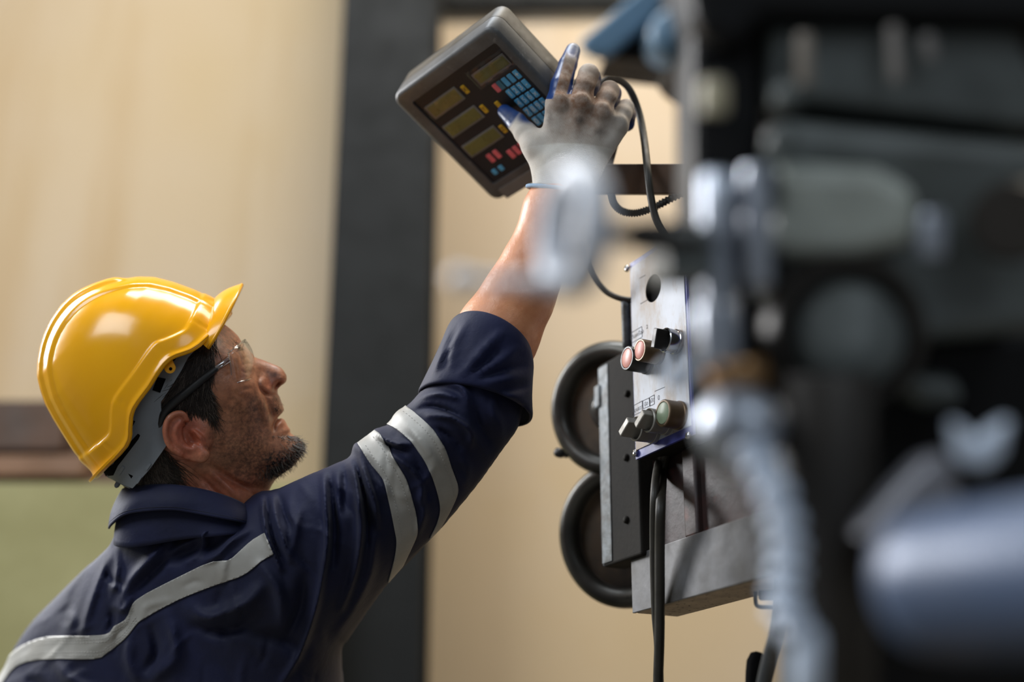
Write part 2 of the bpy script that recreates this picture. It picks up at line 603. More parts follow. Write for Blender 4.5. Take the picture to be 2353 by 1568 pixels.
# ------------------------------------------------------------------ the worker
# skin: base colour mixed by attributes painted where the face is dirty, bearded or flushed
t = NT('weathered_skin')
n1 = t.noise(60, 6, 0.6); n2 = t.noise(320, 4, 0.6); n3 = t.noise(140, 5, 0.65)
c = t.mix(t.ramp(n1, 0.35, 0.65), srgb(208, 142, 104), srgb(184, 118, 84))
c = t.mix(t.math('MULTIPLY', t.attr('flush'), t.ramp(n1, 0.2, 0.8, 0.7, 1.0)), c, srgb(186, 92, 68))
c = t.mix(t.attr('arm'), c, t.mix(t.ramp(n1, 0.3, 0.7), srgb(228, 158, 112), srgb(214, 138, 92)))
dm = t.math('MULTIPLY', t.attr('dirt'), t.ramp(n3, 0.33, 0.66, 0.15, 1.0))
c = t.mix(dm, c, srgb(74, 50, 38))
bm_ = t.math('MULTIPLY', t.attr('beard'), t.ramp(n2, 0.38, 0.60, 0.2, 1.0))
c = t.mix(bm_, c, srgb(38, 32, 29))
c = t.mix(t.attr('scalp'), c, srgb(30, 25, 22))
nb = t.bump(t.noise(900, 3), 0.32, 0.0006)
nb = t.bump(n3, 0.42, 0.0012, nb)
MAT['skin'] = t.set(color=c, rough=t.ramp(n1, 0.3, 0.7, 0.30, 0.48), normal=nb, sss=0.12, sss_r=(0.9, 0.35, 0.18), sss_s=0.004)
MAT['hair'] = plain('dark_hair', srgb(54, 45, 39), 0.36, 0, 0.4, 60, 0.0)
MAT['grey_hair'] = plain('grey_beard_hair', srgb(128, 120, 110), 0.45, 0, 0.4, 60, 0.0)

person = empty('person', (Q(420, 1568, -60)[0], Q(420, 1568, -60)[1], 0.0))
tag(person, 'man in navy work jacket looking up, gloved right arm raised to the readout', 'person')

# ---- head and neck: profile outline, and the half breadth behind every point of it
H_OUT = [(513, 744), (530, 757), (545, 771), (553, 783), (566, 800), (578, 812), (587, 822), (604, 828), (622, 835), (641, 843), (651, 851), (658, 863),
         (659, 872), (655, 880), (648, 885), (641, 891), (637, 897), (638, 905), (643, 915), (648, 928), (652, 940), (650, 948), (644, 954), (638, 960),
         (640, 963), (648, 962), (655, 968), (660, 978), (667, 988), (667, 995), (676, 1002), (689, 1012), (696, 1025), (697, 1036), (691, 1050),
         (678, 1067), (660, 1082), (642, 1092), (632, 1104), (622, 1120), (612, 1145), (600, 1180), (560, 1240), (350, 1236), (306, 1180), (290, 1130), (262, 1085),
         (210, 1015), (160, 935), (140, 850), (158, 770), (225, 695), (310, 668), (400, 676), (465, 702)]
H_PT = [(505, 762, 52), (530, 775, 40), (545, 790, 36), (470, 835, 69), (500, 850, 67), (528, 815, 58), (545, 842, 52), (560, 815, 42), (563, 838, 37),
        (574, 846, 34), (583, 832, 22), (540, 885, 62), (570, 890, 51), (590, 880, 38), (603, 850, 15), (628, 858, 12), (645, 868, 12.5), (614, 886, 18.5),
        (626, 880, 16), (598, 862, 20), (597, 920, 38), (612, 940, 32), (635, 935, 20), (622, 945, 26), (622, 975, 27), (645, 978, 18), (655, 1010, 24),
        (680, 1035, 19), (648, 1052, 31), (560, 950, 54), (520, 950, 63), (480, 930, 71), (600, 1030, 42), (550, 1050, 52), (500, 1055, 58),
        (610, 1078, 34), (575, 1098, 38), (530, 1090, 46), (480, 1085, 54), (430, 1000, 72), (395, 1000, 73), (350, 950, 75), (290, 1000, 66), (280, 1070, 52),
        (450, 1120, 56), (520, 1130, 50), (580, 1130, 40), (380, 1110, 58), (320, 1110, 52), (400, 850, 77), (300, 850, 78), (200, 850, 68), (350, 740, 68),
        (450, 1200, 62), (560, 1200, 52), (340, 1200, 58), (450, 1285, 66), (560, 1285, 56), (330, 1285, 60), (470, 750, 58), (420, 1060, 66)]
H_R = [(510, 750, 40), (553, 783, 26), (587, 822, 12), (625, 840, 9), (658, 870, 8.5), (640, 895, 9), (650, 940, 13), (640, 962, 10), (660, 980, 13), (695, 1030, 18),
       (650, 1090, 24), (615, 1140, 40), (606, 1250, 45), (285, 1250, 45), (270, 1090, 45), (150, 880, 60), (310, 668, 60), (450, 900, 50)]
h_ = 1.3
lo = design(120, 1296, -86); hi = design(712, 640, 86)
ax = grid((lo[0], lo[1], -92), (hi[0], hi[1], 100), h_)
gx, gy = np.meshgrid(ax[0], ax[1], indexing='ij')
hpx, hpy = CX + gx / K, CY - gy / K
def head_height(x, y):
    sd = poly_sd(x, y, [tuple(p) for p in spline(np.array(H_OUT + [H_OUT[0]]), 240)]) * K
    H = tps([p[:2] for p in H_PT], [p[2] for p in H_PT], x, y, 0.02)
    R = np.clip(tps([p[:2] for p in H_R], [p[2] for p in H_R], x, y, 0.02), 7, 70)
    tt = np.clip(-sd / R, 0, 1)
    h = np.maximum(H, 6) * np.sqrt(np.maximum(1 - (1 - tt) ** 2, 0))
    inside = np.clip(-sd / 3.0, 0, 1)
    S = lambda p, w, a: stroke(x, y, p, w, a) * inside
    h = h + S([(594, 868), (594, 884), (602, 899), (618, 908), (632, 906)], 3.6, -5.0) + S([(606, 866), (607, 880), (613, 892), (624, 896)], 8.0, 3.0)            # crease round the nose wing
    h = h + S([(604, 902), (617, 930), (626, 958), (629, 985)], 5.0, -3.4)            # cheek fold
    h = h + S([(592, 900), (605, 935), (616, 972), (618, 1000)], 9.0, 3.2)
    h = h + S([(630, 896), (637, 886), (645, 877)], 4.2, -10.0, ) + S([(636, 877), (642, 872), (650, 868)], 4.0, 1.5)                        # nostril
    h = h + S([(646, 960), (637, 964), (630, 976), (629, 990)], 2.6, -6.0)            # mouth
    h = h + S([(646, 948), (637, 953), (630, 962)], 4.5, 2.4) + S([(642, 912), (641, 930), (636, 945)], 7.0, 1.6)
    h = h + S([(653, 969), (643, 974), (636, 984)], 4.5, 2.8)
    h = h + S([(668, 995), (655, 1000), (642, 1004)], 4.5, -2.0)
    h = h + S([(556, 826), (568, 822), (580, 826)], 3.0, -2.5)                        # eyelid fold
    h = h + S([(554, 842), (566, 836), (580, 836)], 2.2, -2.2)
    h = h + S([(553, 852), (566, 857), (580, 852)], 3.0, -2.0)
    h = h + S([(545, 798), (556, 795), (568, 806)], 6.0, 3.0)                         # brow
    h = h + S([(530, 840), (518, 832)], 3.0, -1.0) + S([(532, 848), (516, 848)], 3.0, -1.0) + S([(533, 858), (518, 864)], 3.0, -1.0)
    h = h + S([(545, 905), (560, 895), (583, 893)], 4.0, -1.4) + S([(528, 895), (550, 912), (575, 918)], 4.0, -1.2)
    h = h + S([(486, 1072), (525, 1100), (560, 1118), (610, 1122)], 8.0, -4.0)        # under the jaw
    h = h + S([(470, 1075), (500, 1098), (535, 1130), (560, 1160)], 9.0, 3.5)         # neck cord
    h = h + S([(450, 1085), (480, 1115), (520, 1150)], 5.0, -2.5) + S([(475, 1120), (515, 1145), (540, 1165)], 3.0, -1.8)
    h = h + S([(540, 1105), (575, 1130), (600, 1150)], 6.0, -2.5)
    h = h + S([(484, 985), (500, 1010), (505, 1040)], 9.0, 1.6)
    return h
hh = head_height(hpx, hpy)
gxx, gyy = np.gradient(hh, h_)
nrm = np.sqrt(1 + np.minimum(gxx ** 2 + gyy ** 2, 25))
zz = ax[2]
Dh = (np.abs(zz)[None, None, :] - hh[..., None]) / nrm[..., None]
# ears: a thin leaf standing off the head, rim, fold, hollow, flap and lobe; built on the near side and mirrored
EAR = [(424, 962), (421, 946), (408, 944), (393, 951), (380, 968), (374, 990), (378, 1018), (395, 1040), (425, 1058), (455, 1064), (474, 1062), (484, 1050), (484, 1038),
       (474, 1020), (462, 1010), (448, 1000), (436, 985), (428, 970)]
ear_ax = (slice(*np.searchsorted(ax[0], [(362 - CX) * K, (500 - CX) * K])), slice(*np.searchsorted(ax[1], [(CY - 1076) * K, (CY - 934) * K])))
X, Y, Z = np.meshgrid(ax[0][ear_ax[0]], ax[1][ear_ax[1]], ax[2], indexing='ij')
Zs = np.abs(Z)
ex, ey = CX + X[..., 0] / K, CY - Y[..., 0] / K
sd2 = poly_sd(ex, ey, [tuple(p) for p in spline(np.array(EAR + [EAR[0]]), 90)]) * K
zc = 76 + (450 - ex) * 0.16                                            # the rear of the ear stands off the head
plate = smax(sd2[..., None] + 1.0, np.abs(Zs - zc[..., None]) - 2.6, 3.0)
def chain(pts, r, zoff):
    q = spline(np.array(pts, float), 4 * (len(pts) - 1) + 1); d = None
    q3 = [design(p[0], p[1], 76 + (450 - p[0]) * 0.16 + zoff) for p in q]
    rr = np.interp(np.linspace(0, 1, len(q3)), np.linspace(0, 1, len(r)), r)
    for i in range(len(q3) - 1):
        s = cone_sd(X, Y, Zs, q3[i], q3[i + 1], rr[i], rr[i + 1])
        d = s if d is None else smin(d, s, 0.8)
    return d
ear = smin(plate, chain([(432, 985), (428, 962), (418, 951), (402, 952), (388, 962), (380, 982), (382, 1008), (394, 1030), (416, 1046)], [2.4, 3.2, 3.4, 3.4, 3.2, 2.8], 2.2), 2.0)
ear = smin(ear, chain([(412, 972), (402, 988), (404, 1010), (418, 1028), (440, 1034), (454, 1030)], [2.4, 3.2, 3.2, 3.0, 3.2], 1.6), 3.0)
ear = smin(ear, chain([(446, 996), (458, 1008), (468, 1020)], [4.0, 5.0, 3.6], 1.5), 4.0)
ear = smin(ear, ell_sd(X, Y, Zs, design(462, 1047, 78), (10.0, 8.5, 4.2)), 4.0)
hollow = chain([(428, 976), (430, 992), (438, 1008), (448, 1016)], [4.0, 6.0, 7.5, 6.0], 3.5)
ear = smax(ear, -hollow, 2.0)
root = ell_sd(X, Y, Zs, design(440, 1005, 68), (22, 24, 9))
Dx = Dh[ear_ax[0], ear_ax[1]]
Dx = smin(Dx, root, 8.0)
Dx = smax(Dx, -chain([(430, 982), (434, 996), (444, 1012)], [4.0, 6.0, 7.0], 2.0), 2.5)
ear = smin(ear, chain([(447, 1024), (455, 1030), (462, 1028)], [3.0, 4.0, 3.0], 1.5), 2.0)
Dh[ear_ax[0], ear_ax[1]] = smin(Dx, ear, 2.0)
Dh[:, 0, :] = np.maximum(Dh[:, 0, :], 0.5)
Vh, Fh = surface_nets(Dh.astype(np.float32), ax, 2)

# ---- trunk and right arm under the clothes, one surface
h2 = 3.2
C_ARM = [((1303, 380, 24), 19), ((1284, 440, 25), 24), ((1270, 480, 26), 31), ((1221, 620, 30), 35), ((1190, 684, 32), 40), ((1145, 765, 34), 46), ((1108, 905, 38), 38), ((1000, 1030, 34), 44), ((820, 1150, 30), 44),
         ((660, 1240, 24), 44)]
C_BODY = [((660, 1240, 24), 44), ((430, 1350, -60), 58), ((190, 1480, -150), 46), ((430, 1370, -80), 66), ((440, 1600, -105), 84), ((450, 1850, -110), 90)]
ax2 = grid(design(-40, 1990, -215), design(1370, 360, 110), h2)
X2, Y2, Z2 = np.meshgrid(*ax2, indexing='ij', sparse=True)
Db = None
def add_body(Db, d, k): return d if Db is None else smin(Db, d, k)
for (a, ra), (b, rb) in zip(C_ARM[:-1], C_ARM[1:]):
    Db = add_body(Db, cone_sd(X2, Y2, Z2, design(*a), design(*b), ra, rb), 14)
for i, j in ((0, 1), (1, 2), (3, 4), (4, 5)):
    Db = add_body(Db, cone_sd(X2, Y2, Z2, design(*C_BODY[i][0]), design(*C_BODY[j][0]), C_BODY[i][1], C_BODY[j][1]), 30)
Db = add_body(Db, cone_sd(X2, Y2, Z2, design(450, 1150, 0), design(440, 1330, -50), 44, 48), 20)
Vb, Fb = surface_nets(Db.astype(np.float32), ax2, 3)
Vskin = np.concatenate([Vh, Vb]); Fskin = np.concatenate([Fh, Fb + len(Vh)])
me = new_mesh('body', to_world(Vskin), Fskin, MAT['skin'])
ppx, ppy = CX + Vskin[:, 0] / K, CY - Vskin[:, 1] / K
def spot(x, y, c, r, p=2.0):
    return np.exp(-(((x - c[0]) / r[0]) ** 2 + ((y - c[1]) / r[1]) ** 2) ** (p / 2))
isfar = np.arange(len(Vskin)) < len(Vh)
beard = (0.95 * spot(ppx, ppy, (655, 1065), (52, 34), 4) + 0.55 * spot(ppx, ppy, (560, 1040), (75, 50), 3) + 0.5 * spot(ppx, ppy, (640, 925), (18, 26), 3) + 0.45 * spot(ppx, ppy, (660, 1000), (14, 12))
         + 0.30 * spot(ppx, ppy, (590, 975), (50, 55), 3) + 0.55 * spot(ppx, ppy, (500, 985), (22, 40), 3) + 0.5 * spot(ppx, ppy, (590, 1100), (60, 28), 3)) * isfar
dirt = (0.40 + 0.5 * spot(ppx, ppy, (560, 960), (60, 45)) + 0.3 * spot(ppx, ppy, (585, 930), (22, 26)) + 0.5 * spot(ppx, ppy, (520, 790), (34, 34)) + 0.4 * spot(ppx, ppy, (625, 860), (25, 14))
        + 0.35 * spot(ppx, ppy, (560, 1060), (80, 40))) * isfar
flush = 0.9 * spot(ppx, ppy, (425, 1005), (62, 66), 4) + 0.7 * spot(ppx, ppy, (510, 1120), (110, 40), 3) + 0.6 * spot(ppx, ppy, (625, 885), (26, 22)) + 0.45 * spot(ppx, ppy, (650, 975), (14, 16))
flush = np.clip(flush, 0, 1) * isfar + 0.08 * (~isfar)
scalp_poly = [(100, 640), (480, 640), (505, 760), (488, 800), (492, 850), (478, 895), (492, 930), (486, 968), (470, 945), (440, 940), (418, 935), (380, 960), (372, 1000), (385, 1040), (405, 1060), (415, 1090), (400, 1112), (395, 1160), (200, 1160)]
scalp = np.clip(-poly_sd(ppx, ppy, scalp_poly) / 10 + 0.3, 0, 1) * isfar
earm = (np.abs(Vskin[:, 2]) > 74.5) & (ppx > 368) & (ppy > 936) & (ppy < 1075) & (ppx < 490)
scalp[earm] = 0
scalp = np.clip(scalp, 0, 0.62)
for nm, a in (('beard', np.clip(beard, 0, 1)), ('dirt', np.clip(dirt, 0, 1)), ('flush', flush), ('scalp', scalp), ('arm', 0.85 * (~isfar))):
    set_attr(me, nm, a)
obj('body', me, person)

# ---- hair: single strands following the comb direction, rooted on the head surface
rng = np.random.default_rng(4)
def head_z(x, y):
    i = np.clip(np.searchsorted(ax[0], (np.asarray(x) - CX) * K), 0, len(ax[0]) - 1)
    j = np.clip(np.searchsorted(ax[1], (CY - np.asarray(y)) * K), 0, len(ax[1]) - 1)
    return hh[i, j]
def strands(paths, r0):
    """paths: (n, m, 3) world points -> thin tapering three-sided tubes"""
    n, m, _ = paths.shape
    tan = np.gradient(paths, axis=1); tan /= np.linalg.norm(tan, axis=2)[..., None] + 1e-12
    s = np.cross(tan, FWD); s /= np.linalg.norm(s, axis=2)[..., None] + 1e-12
    u = np.cross(s, tan)
    w = r0 * np.linspace(1, 0.25, m)[None, :, None]
    V = np.stack([paths + s * w, paths - 0.5 * s * w + 0.87 * u * w, paths - 0.5 * s * w - 0.87 * u * w], 2)
    V = V.reshape(-1, 3)
    b = (np.arange(n)[:, None] * m + np.arange(m - 1)[None]) * 3
    F = []
    for k in range(3):
        l = (k + 1) % 3
        F.append(np.stack([b + k, b + l, b + 3 + l, b + 3 + k], -1).reshape(-1, 4))
    return V, np.concatenate(F)
def comb(poly, n, length, direction, curl=0.3, lift=2.0, seed=0, m=7, droop=0.0):
    """strands scattered over a pixel polygon, direction(x, y) -> unit step"""
    r = np.random.default_rng(seed); poly = np.array(poly, float)
    pts = []
    while len(pts) < n:
        q = r.uniform(poly.min(0), poly.max(0), (n * 4, 2))
        q = q[poly_sd(q[:, 0], q[:, 1], poly) < 0]
        pts += list(q)
    q = np.array(pts[:n]); L = length * r.uniform(0.6, 1.25, n); turn = r.normal(0, curl, n); bend = r.normal(0, curl * 1.2, n)
    out = []; x, y = q[:, 0].copy(), q[:, 1].copy(); lz = r.uniform(0.3, 1.0, n) * lift
    for k in range(m):
        f = k / (m - 1)
        out.append(np.stack([x, y, head_z(x, y) + 0.4 + lz * f + 0 * x], 1))
        d = direction(x, y); a = np.arctan2(d[1], d[0]) + turn + bend * f
        x = x + np.cos(a) * L / (m - 1); y = y + np.sin(a) * L / (m - 1) + droop * f
    p = np.stack(out, 1)
    return Q(p[..., 0], p[..., 1], p[..., 2])
hv = []
def dirc(dx, dy):
    l = math.hypot(dx, dy)
    return lambda x, y: (np.full(x.shape, dx / l), np.full(x.shape, dy / l))
hv.append((comb([(500, 760), (488, 800), (494, 848), (470, 880), (440, 900), (395, 935), (372, 930), (400, 870), (440, 815), (480, 770)], 1050, 60, dirc(-0.28, 1.0), 0.25, 3.0, 1), 0.00055))
hv.append((comb([(478, 880), (486, 920), (490, 955), (470, 930), (440, 925), (420, 930), (440, 905)], 300, 50, dirc(0.35, 1.0), 0.22, 2.6, 2), 0.0005))
hv.append((comb([(372, 1030), (395, 1050), (410, 1080), (398, 1110), (372, 1118), (310, 1118), (330, 1090), (355, 1050)], 620, 36, dirc(0.35, 1.0), 0.45, 1.8, 3), 0.00036))
hv.append((comb([(385, 1045), (412, 1070), (415, 1100), (395, 1105)], 26, 60, dirc(0.9, 0.75), 0.35, 2.5, 5, droop=3.0), 0.00036))
hv.append((comb([(546, 792), (560, 793), (572, 806), (566, 812), (552, 804)], 160, 18, dirc(-0.6, -0.3), 0.3, 2.5, 6), 0.00035))
V, F = [], []; o_ = 0
for p, r in hv:
    v, f = strands(p, r); V.append(v); F.append(f + o_); o_ += len(v)
hv = []
hv.append((comb([(500, 765), (492, 848), (470, 880), (395, 930), (385, 915), (440, 820), (480, 775)], 170, 55, dirc(-0.28, 1.0), 0.25, 3.6, 11), 0.0005))
hv.append((comb([(478, 880), (488, 945), (440, 925)], 60, 46, dirc(0.35, 1.0), 0.22, 3.0, 12), 0.0005))
hv.append((comb([(372, 1030), (398, 1110), (310, 1118), (355, 1050)], 160, 34, dirc(0.35, 1.0), 0.45, 2.4, 13), 0.0004))
Vg_, Fg_ = [], []; o2 = 0
for p, r in hv:
    v, f = strands(p, r); Vg_.append(v); Fg_.append(f + o2); o2 += len(v)
gh = obj('greying_hair', new_mesh('greying_hair', np.concatenate(Vg_), np.concatenate(Fg_), plain('greying_hair_colour', srgb(104, 92, 82), 0.4, 0, 0.4, 60, 0.0)), person)
gh['kind'] = 'stuff'
hair = obj('hair', new_mesh('hair', np.concatenate(V), np.concatenate(F), MAT['hair']), person)
hair['label'] = 'short dark combed hair below the helmet'
hair['kind'] = 'stuff'
# chin beard: dark and grey hairs standing off the chin
def beard_paths(n, seed, L):
    r = np.random.default_rng(seed); k = 6
    cl = spline(np.array([(664, 1002), (682, 1006), (695, 1022), (697, 1038), (688, 1054), (670, 1074), (650, 1088), (632, 1098)], float), 60)
    i = r.integers(0, 60, n); base = cl[i] + np.stack([-np.abs(r.normal(0, 16, n)), -np.abs(r.normal(0, 10, n)) * (i > 20)], 1)
    z = head_z(base[:, 0], base[:, 1]) * r.choice([-1, 1, 1, 1], n)
    tgt = np.stack([np.interp(i, [0, 20, 40, 59], [0.5, 0.9, 0.55, 0.25]), np.interp(i, [0, 20, 40, 59], [0.3, 0.5, 1.0, 1.0])], 1)
    an = np.arctan2(tgt[:, 1], tgt[:, 0]) + r.normal(0, 0.4, n); Ls = L * r.uniform(0.5, 1.3, n); bend = r.normal(0.2, 0.5, n)
    out = []; x, y = base[:, 0].copy(), base[:, 1].copy()
    for q in range(k):
        out.append(np.stack([x, y, z + np.sign(z) * q * 0.5], 1))
        a = an + bend * q / k
        x = x + np.cos(a) * Ls / k; y = y + np.sin(a) * Ls / k
    p = np.stack(out, 1)
    return Q(p[..., 0], p[..., 1], p[..., 2])
v, f = strands(beard_paths(900, 7, 17), 0.00036)
v2, f2 = strands(comb([(640, 905), (648, 928), (652, 942), (634, 950), (626, 935), (632, 915)], 90, 7, dirc(0.45, 1.0), 0.5, 0.9, 9, 5), 0.00025)
b1 = obj('beard', new_mesh('beard', np.concatenate([v, v2]), np.concatenate([f, f2 + len(v)]), MAT['hair']), person)
b1['kind'] = 'stuff'
v, f = strands(beard_paths(150, 8, 20), 0.0003)
b2 = obj('beard_grey_hair', new_mesh('beard_grey_hair', v, f, MAT['grey_hair']), person)
b2['kind'] = 'stuff'
# eye behind the lens
ev = Q(554, 843, 21)
v, f = lathe_vf(ev - FWD * 0.0, -FWD, [(0.0105 * math.sin(a), 0.0105 * math.cos(a)) for a in np.linspace(-1.5, 1.5, 13)], 20)
mesh_obj('eyeball', v, f, plain('eye_white', srgb(190, 178, 165), 0.15, 0, 0.1), person)

# ---- work jacket: trunk and right sleeve
t = NT('navy_twill')
w1 = t.noise(9, 5, 0.6); tw = t.n('ShaderNodeTexWave'); tw.wave_type = 'BANDS'; tw.bands_direction = 'DIAGONAL'
tw.inputs['Scale'].default_value = 700; tw.inputs['Distortion'].default_value = 1.0; t.link(t.coord(), tw.inputs['Vector'])
c = t.mix(t.ramp(w1, 0.3, 0.7), srgb(24, 29, 63), srgb(18, 21, 43))
c = t.mix(t.ramp(t.noise(40, 5), 0.58, 0.8, 0, 0.25), c, srgb(38, 40, 58))
nb = t.bump(tw.outputs['Fac'], 0.10, 0.0004)
nb = t.bump(t.noise(70, 4, 0.6), 0.22, 0.003, nb)
MAT['navy'] = t.set(color=c, rough=0.68, normal=nb, sheen=0.05, spec=0.28)
t = NT('silver_reflective_tape')
c = t.mix(t.ramp(t.noise(20, 5), 0.35, 0.7), srgb(176, 174, 168), srgb(156, 152, 144))
MAT['tape'] = t.set(color=c, rough=0.5, metal=0.15, normal=t.bump(t.noise(120, 3), 0.12, 0.001))
MAT['thread'] = plain('pale_thread', srgb(196, 194, 188), 0.7, 0, 0.1, 40, 0.0)
MAT['dark_thread'] = plain('dark_thread', srgb(18, 20, 36), 0.8, 0, 0.1, 40, 0.0)

J_OUT = [(-190, 1930), (-170, 1750), (-70, 1640), (0, 1556), (32, 1492), (72, 1432), (128, 1374), (190, 1312), (245, 1262), (268, 1226), (320, 1192), (430, 1176), (520, 1166),
         (565, 1148), (596, 1131), (622, 1127), (645, 1121), (700, 1096), (757, 1072), (803, 1050), (812, 1024), (826, 1014), (848, 1002), (862, 986), (892, 976), (912, 950), (932, 936), (955, 914),
         (985, 875), (1015, 815), (1045, 775), (1120, 775), (1200, 830), (1206, 900), (1196, 962), (1186, 990), (1150, 1040), (1100, 1110), (1035, 1190), (990, 1240), (945, 1286), (900, 1332),
         (868, 1372), (830, 1426), (800, 1470), (786, 1492), (788, 1568), (800, 1720), (808, 1930)]
#         px   py   near  far
J_PT = [(60, 1480, -95, -260), (150, 1400, -40, -240), (250, 1290, 20, -130), (330, 1260, 48, -80), (420, 1230, 62, -70), (520, 1200, 76, -50), (600, 1170, 84, -30), (640, 1230, 92, -45),
        (720, 1180, 92, -30), (800, 1130, 94, -28), (900, 1080, 98, -28), (1000, 1030, 100, -28), (1090, 960, 100, -26), (1120, 880, 92, -22), (1130, 820, 84, -16),
        (560, 1330, 82, -110), (450, 1380, 60, -170), (330, 1400, 22, -220), (200, 1480, -30, -260), (350, 1520, 18, -250), (500, 1500, 52, -220), (650, 1400, 84, -120), (720, 1320, 92, -80),
        (780, 1420, 62, -120), (700, 1520, 58, -170), (760, 1568, 36, -190), (600, 1650, 40, -230), (400, 1700, 8, -260), (200, 1650, -40, -270), (0, 1650, -110, -280), (780, 1800, 20, -220),
        (400, 1900, 0, -260), (0, 1850, -110, -280), (100, 1560, -75, -270), (850, 1280, 86, -50), (1100, 1060, 88, -16), (980, 1180, 82, -14)]
hj = 2.4
axj = grid(design(-205, 1940, -300), design(1225, 755, 124), hj)
gx, gy = np.meshgrid(axj[0], axj[1], indexing='ij')
jx, jy = CX + gx / K, CY - gy / K
sd = poly_sd(jx, jy, [tuple(p) for p in spline(np.array(J_OUT + [J_OUT[0]]), 260)]) * K
pts = [p[:2] for p in J_PT]
zn = tps(pts, [p[2] for p in J_PT], jx, jy, 0.05)
zf = tps(pts, [p[3] for p in J_PT], jx, jy, 0.05)
mid = 0.5 * (zn + zf)
RJ = np.interp(jx, [300, 700], [80, 58])
E = np.sqrt(np.maximum(1 - (1 - np.clip(-sd / RJ, 0, 1)) ** 2, 0))
FOLDS = [  # polyline, width px, height mm
    # yoke and back
    ([(262, 1262), (228, 1330), (205, 1400), (190, 1455)], 11, 6), ([(245, 1300), (252, 1330), (285, 1345)], 9, -5), ([(220, 1280), (180, 1340), (150, 1420)], 14, -5),
    ([(268, 1262), (270, 1310), (262, 1350), (250, 1335)], 8, 5), ([(385, 1240), (340, 1290), (300, 1335), (278, 1385)], 12, 7), ([(420, 1260), (360, 1310), (320, 1350)], 10, -6),
    ([(500, 1200), (455, 1235), (410, 1260), (380, 1300)], 10, 6), ([(540, 1180), (500, 1215), (470, 1225), (465, 1260), (430, 1290)], 10, 7), ([(505, 1245), (470, 1262), (400, 1288)], 13, -6),
    ([(570, 1220), (530, 1245), (500, 1275), (470, 1290)], 9, 5), ([(255, 1405), (258, 1430), (248, 1455)], 8, -5), ([(265, 1395), (285, 1400), (300, 1375)], 8, 5), ([(160, 1400), (165, 1430), (150, 1455)], 12, 4),
    ([(290, 1440), (270, 1460), (262, 1500)], 8, -4), ([(300, 1470), (296, 1520), (320, 1568)], 16, 5), ([(390, 1420), (400, 1470), (395, 1520), (350, 1560)], 16, 6), ([(350, 1450), (360, 1500), (340, 1540)], 12, -6),
    ([(130, 1520), (160, 1560), (240, 1600)], 14, 5), ([(60, 1560), (120, 1590)], 12, -4),
    ([(440, 1400), (480, 1420), (560, 1390), (600, 1350)], 18, 7), ([(450, 1440), (520, 1450), (590, 1420)], 16, -6),
    # shoulder seam and sleeve head
    ([(600, 1133), (604, 1180), (612, 1225), (630, 1275), (646, 1310)], 4.5, 5), ([(611, 1133), (617, 1180), (626, 1230), (642, 1280)], 4.0, -4), ([(625, 1140), (634, 1190), (650, 1240), (668, 1290)], 7, 5),
    ([(640, 1135), (655, 1185), (668, 1215)], 8, -5), ([(690, 1170), (680, 1220), (672, 1270)], 9, 3), ([(742, 1080), (747, 1150), (752, 1230), (745, 1300), (725, 1400), (690, 1500), (650, 1568)], 8, 8),
    ([(760, 1080), (766, 1150), (770, 1230), (766, 1300)], 9, -6), ([(806, 1050), (818, 1110), (826, 1170), (828, 1240), (815, 1320), (785, 1400)], 9, 9), ([(824, 1040), (842, 1100), (860, 1150), (868, 1210)], 8, 7),
    ([(816, 1060), (832, 1120), (842, 1180), (845, 1250)], 5, -6), ([(790, 1060), (792, 1120), (790, 1180)], 9, -5), ([(860, 1240), (850, 1320), (815, 1400), (770, 1470)], 13, 7), ([(700, 1330), (690, 1400), (660, 1470)], 14, -6),
    ([(600, 1300), (640, 1360), (650, 1430)], 14, 5), ([(560, 1450), (640, 1470), (700, 1500)], 18, -5),
    # upper arm between the tapes and elbow
    ([(860, 990), (885, 1010), (915, 1020), (940, 1022)], 8, 7), ([(872, 1008), (900, 1030), (930, 1040)], 6, -6), ([(905, 1050), (945, 1075), (972, 1110), (968, 1150)], 10, 6), ([(935, 1060), (965, 1090), (985, 1140)], 7, -5),
    ([(965, 1140), (975, 1180), (960, 1230)], 9, 5), ([(940, 930), (970, 912), (1010, 905), (1050, 915)], 8, 6), ([(950, 945), (990, 935), (1030, 945), (1070, 970)], 6, -5), ([(985, 955), (1040, 960), (1080, 990), (1085, 1020)], 8, 6),
    ([(1000, 985), (1030, 1000), (1062, 1030)], 7, -4), ([(1020, 880), (1060, 890), (1080, 930)], 8, 4), ([(1090, 920), (1100, 970), (1130, 1020)], 14, -5), ([(1130, 940), (1150, 980), (1150, 1020)], 12, 4), ([(1060, 1050), (1075, 1080), (1070, 1120)], 12, 4),
]
fold = np.zeros(jx.shape)
for p, w, a in FOLDS:
    fold += stroke(jx, jy, p, w * 0.95, a * 2.1)
rn = np.random.default_rng(2)
for k in range(95):                                   # small random creases, radiating from the shoulder and crossing the sleeve
    if k < 50:
        cx_, cy_ = rn.uniform(60, 760), rn.uniform(1240, 1600); base = math.atan2(cy_ - 1180, cx_ - 560) + rn.normal(0, 0.35)
    else:
        u_ = rn.uniform(0, 1); cx_, cy_ = 660 + 480 * u_ + rn.normal(0, 40), 1220 - 250 * u_ + rn.normal(0, 45); base = rn.normal(1.15, 0.4)
    L_ = rn.uniform(25, 70); dx_, dy_ = math.cos(base) * L_, math.sin(base) * L_; b_ = rn.normal(0, 8, 2)
    fold += stroke(jx, jy, [(cx_ - dx_, cy_ - dy_), (cx_ + b_[0], cy_ + b_[1]), (cx_ + dx_, cy_ + dy_)], rn.uniform(5, 10), rn.choice([-1, 1]) * rn.uniform(1.2, 3.2))
ZN = mid + (zn - mid) * E + fold * np.clip(E * 1.3, 0, 1)
ZF = mid + (zf - mid) * E
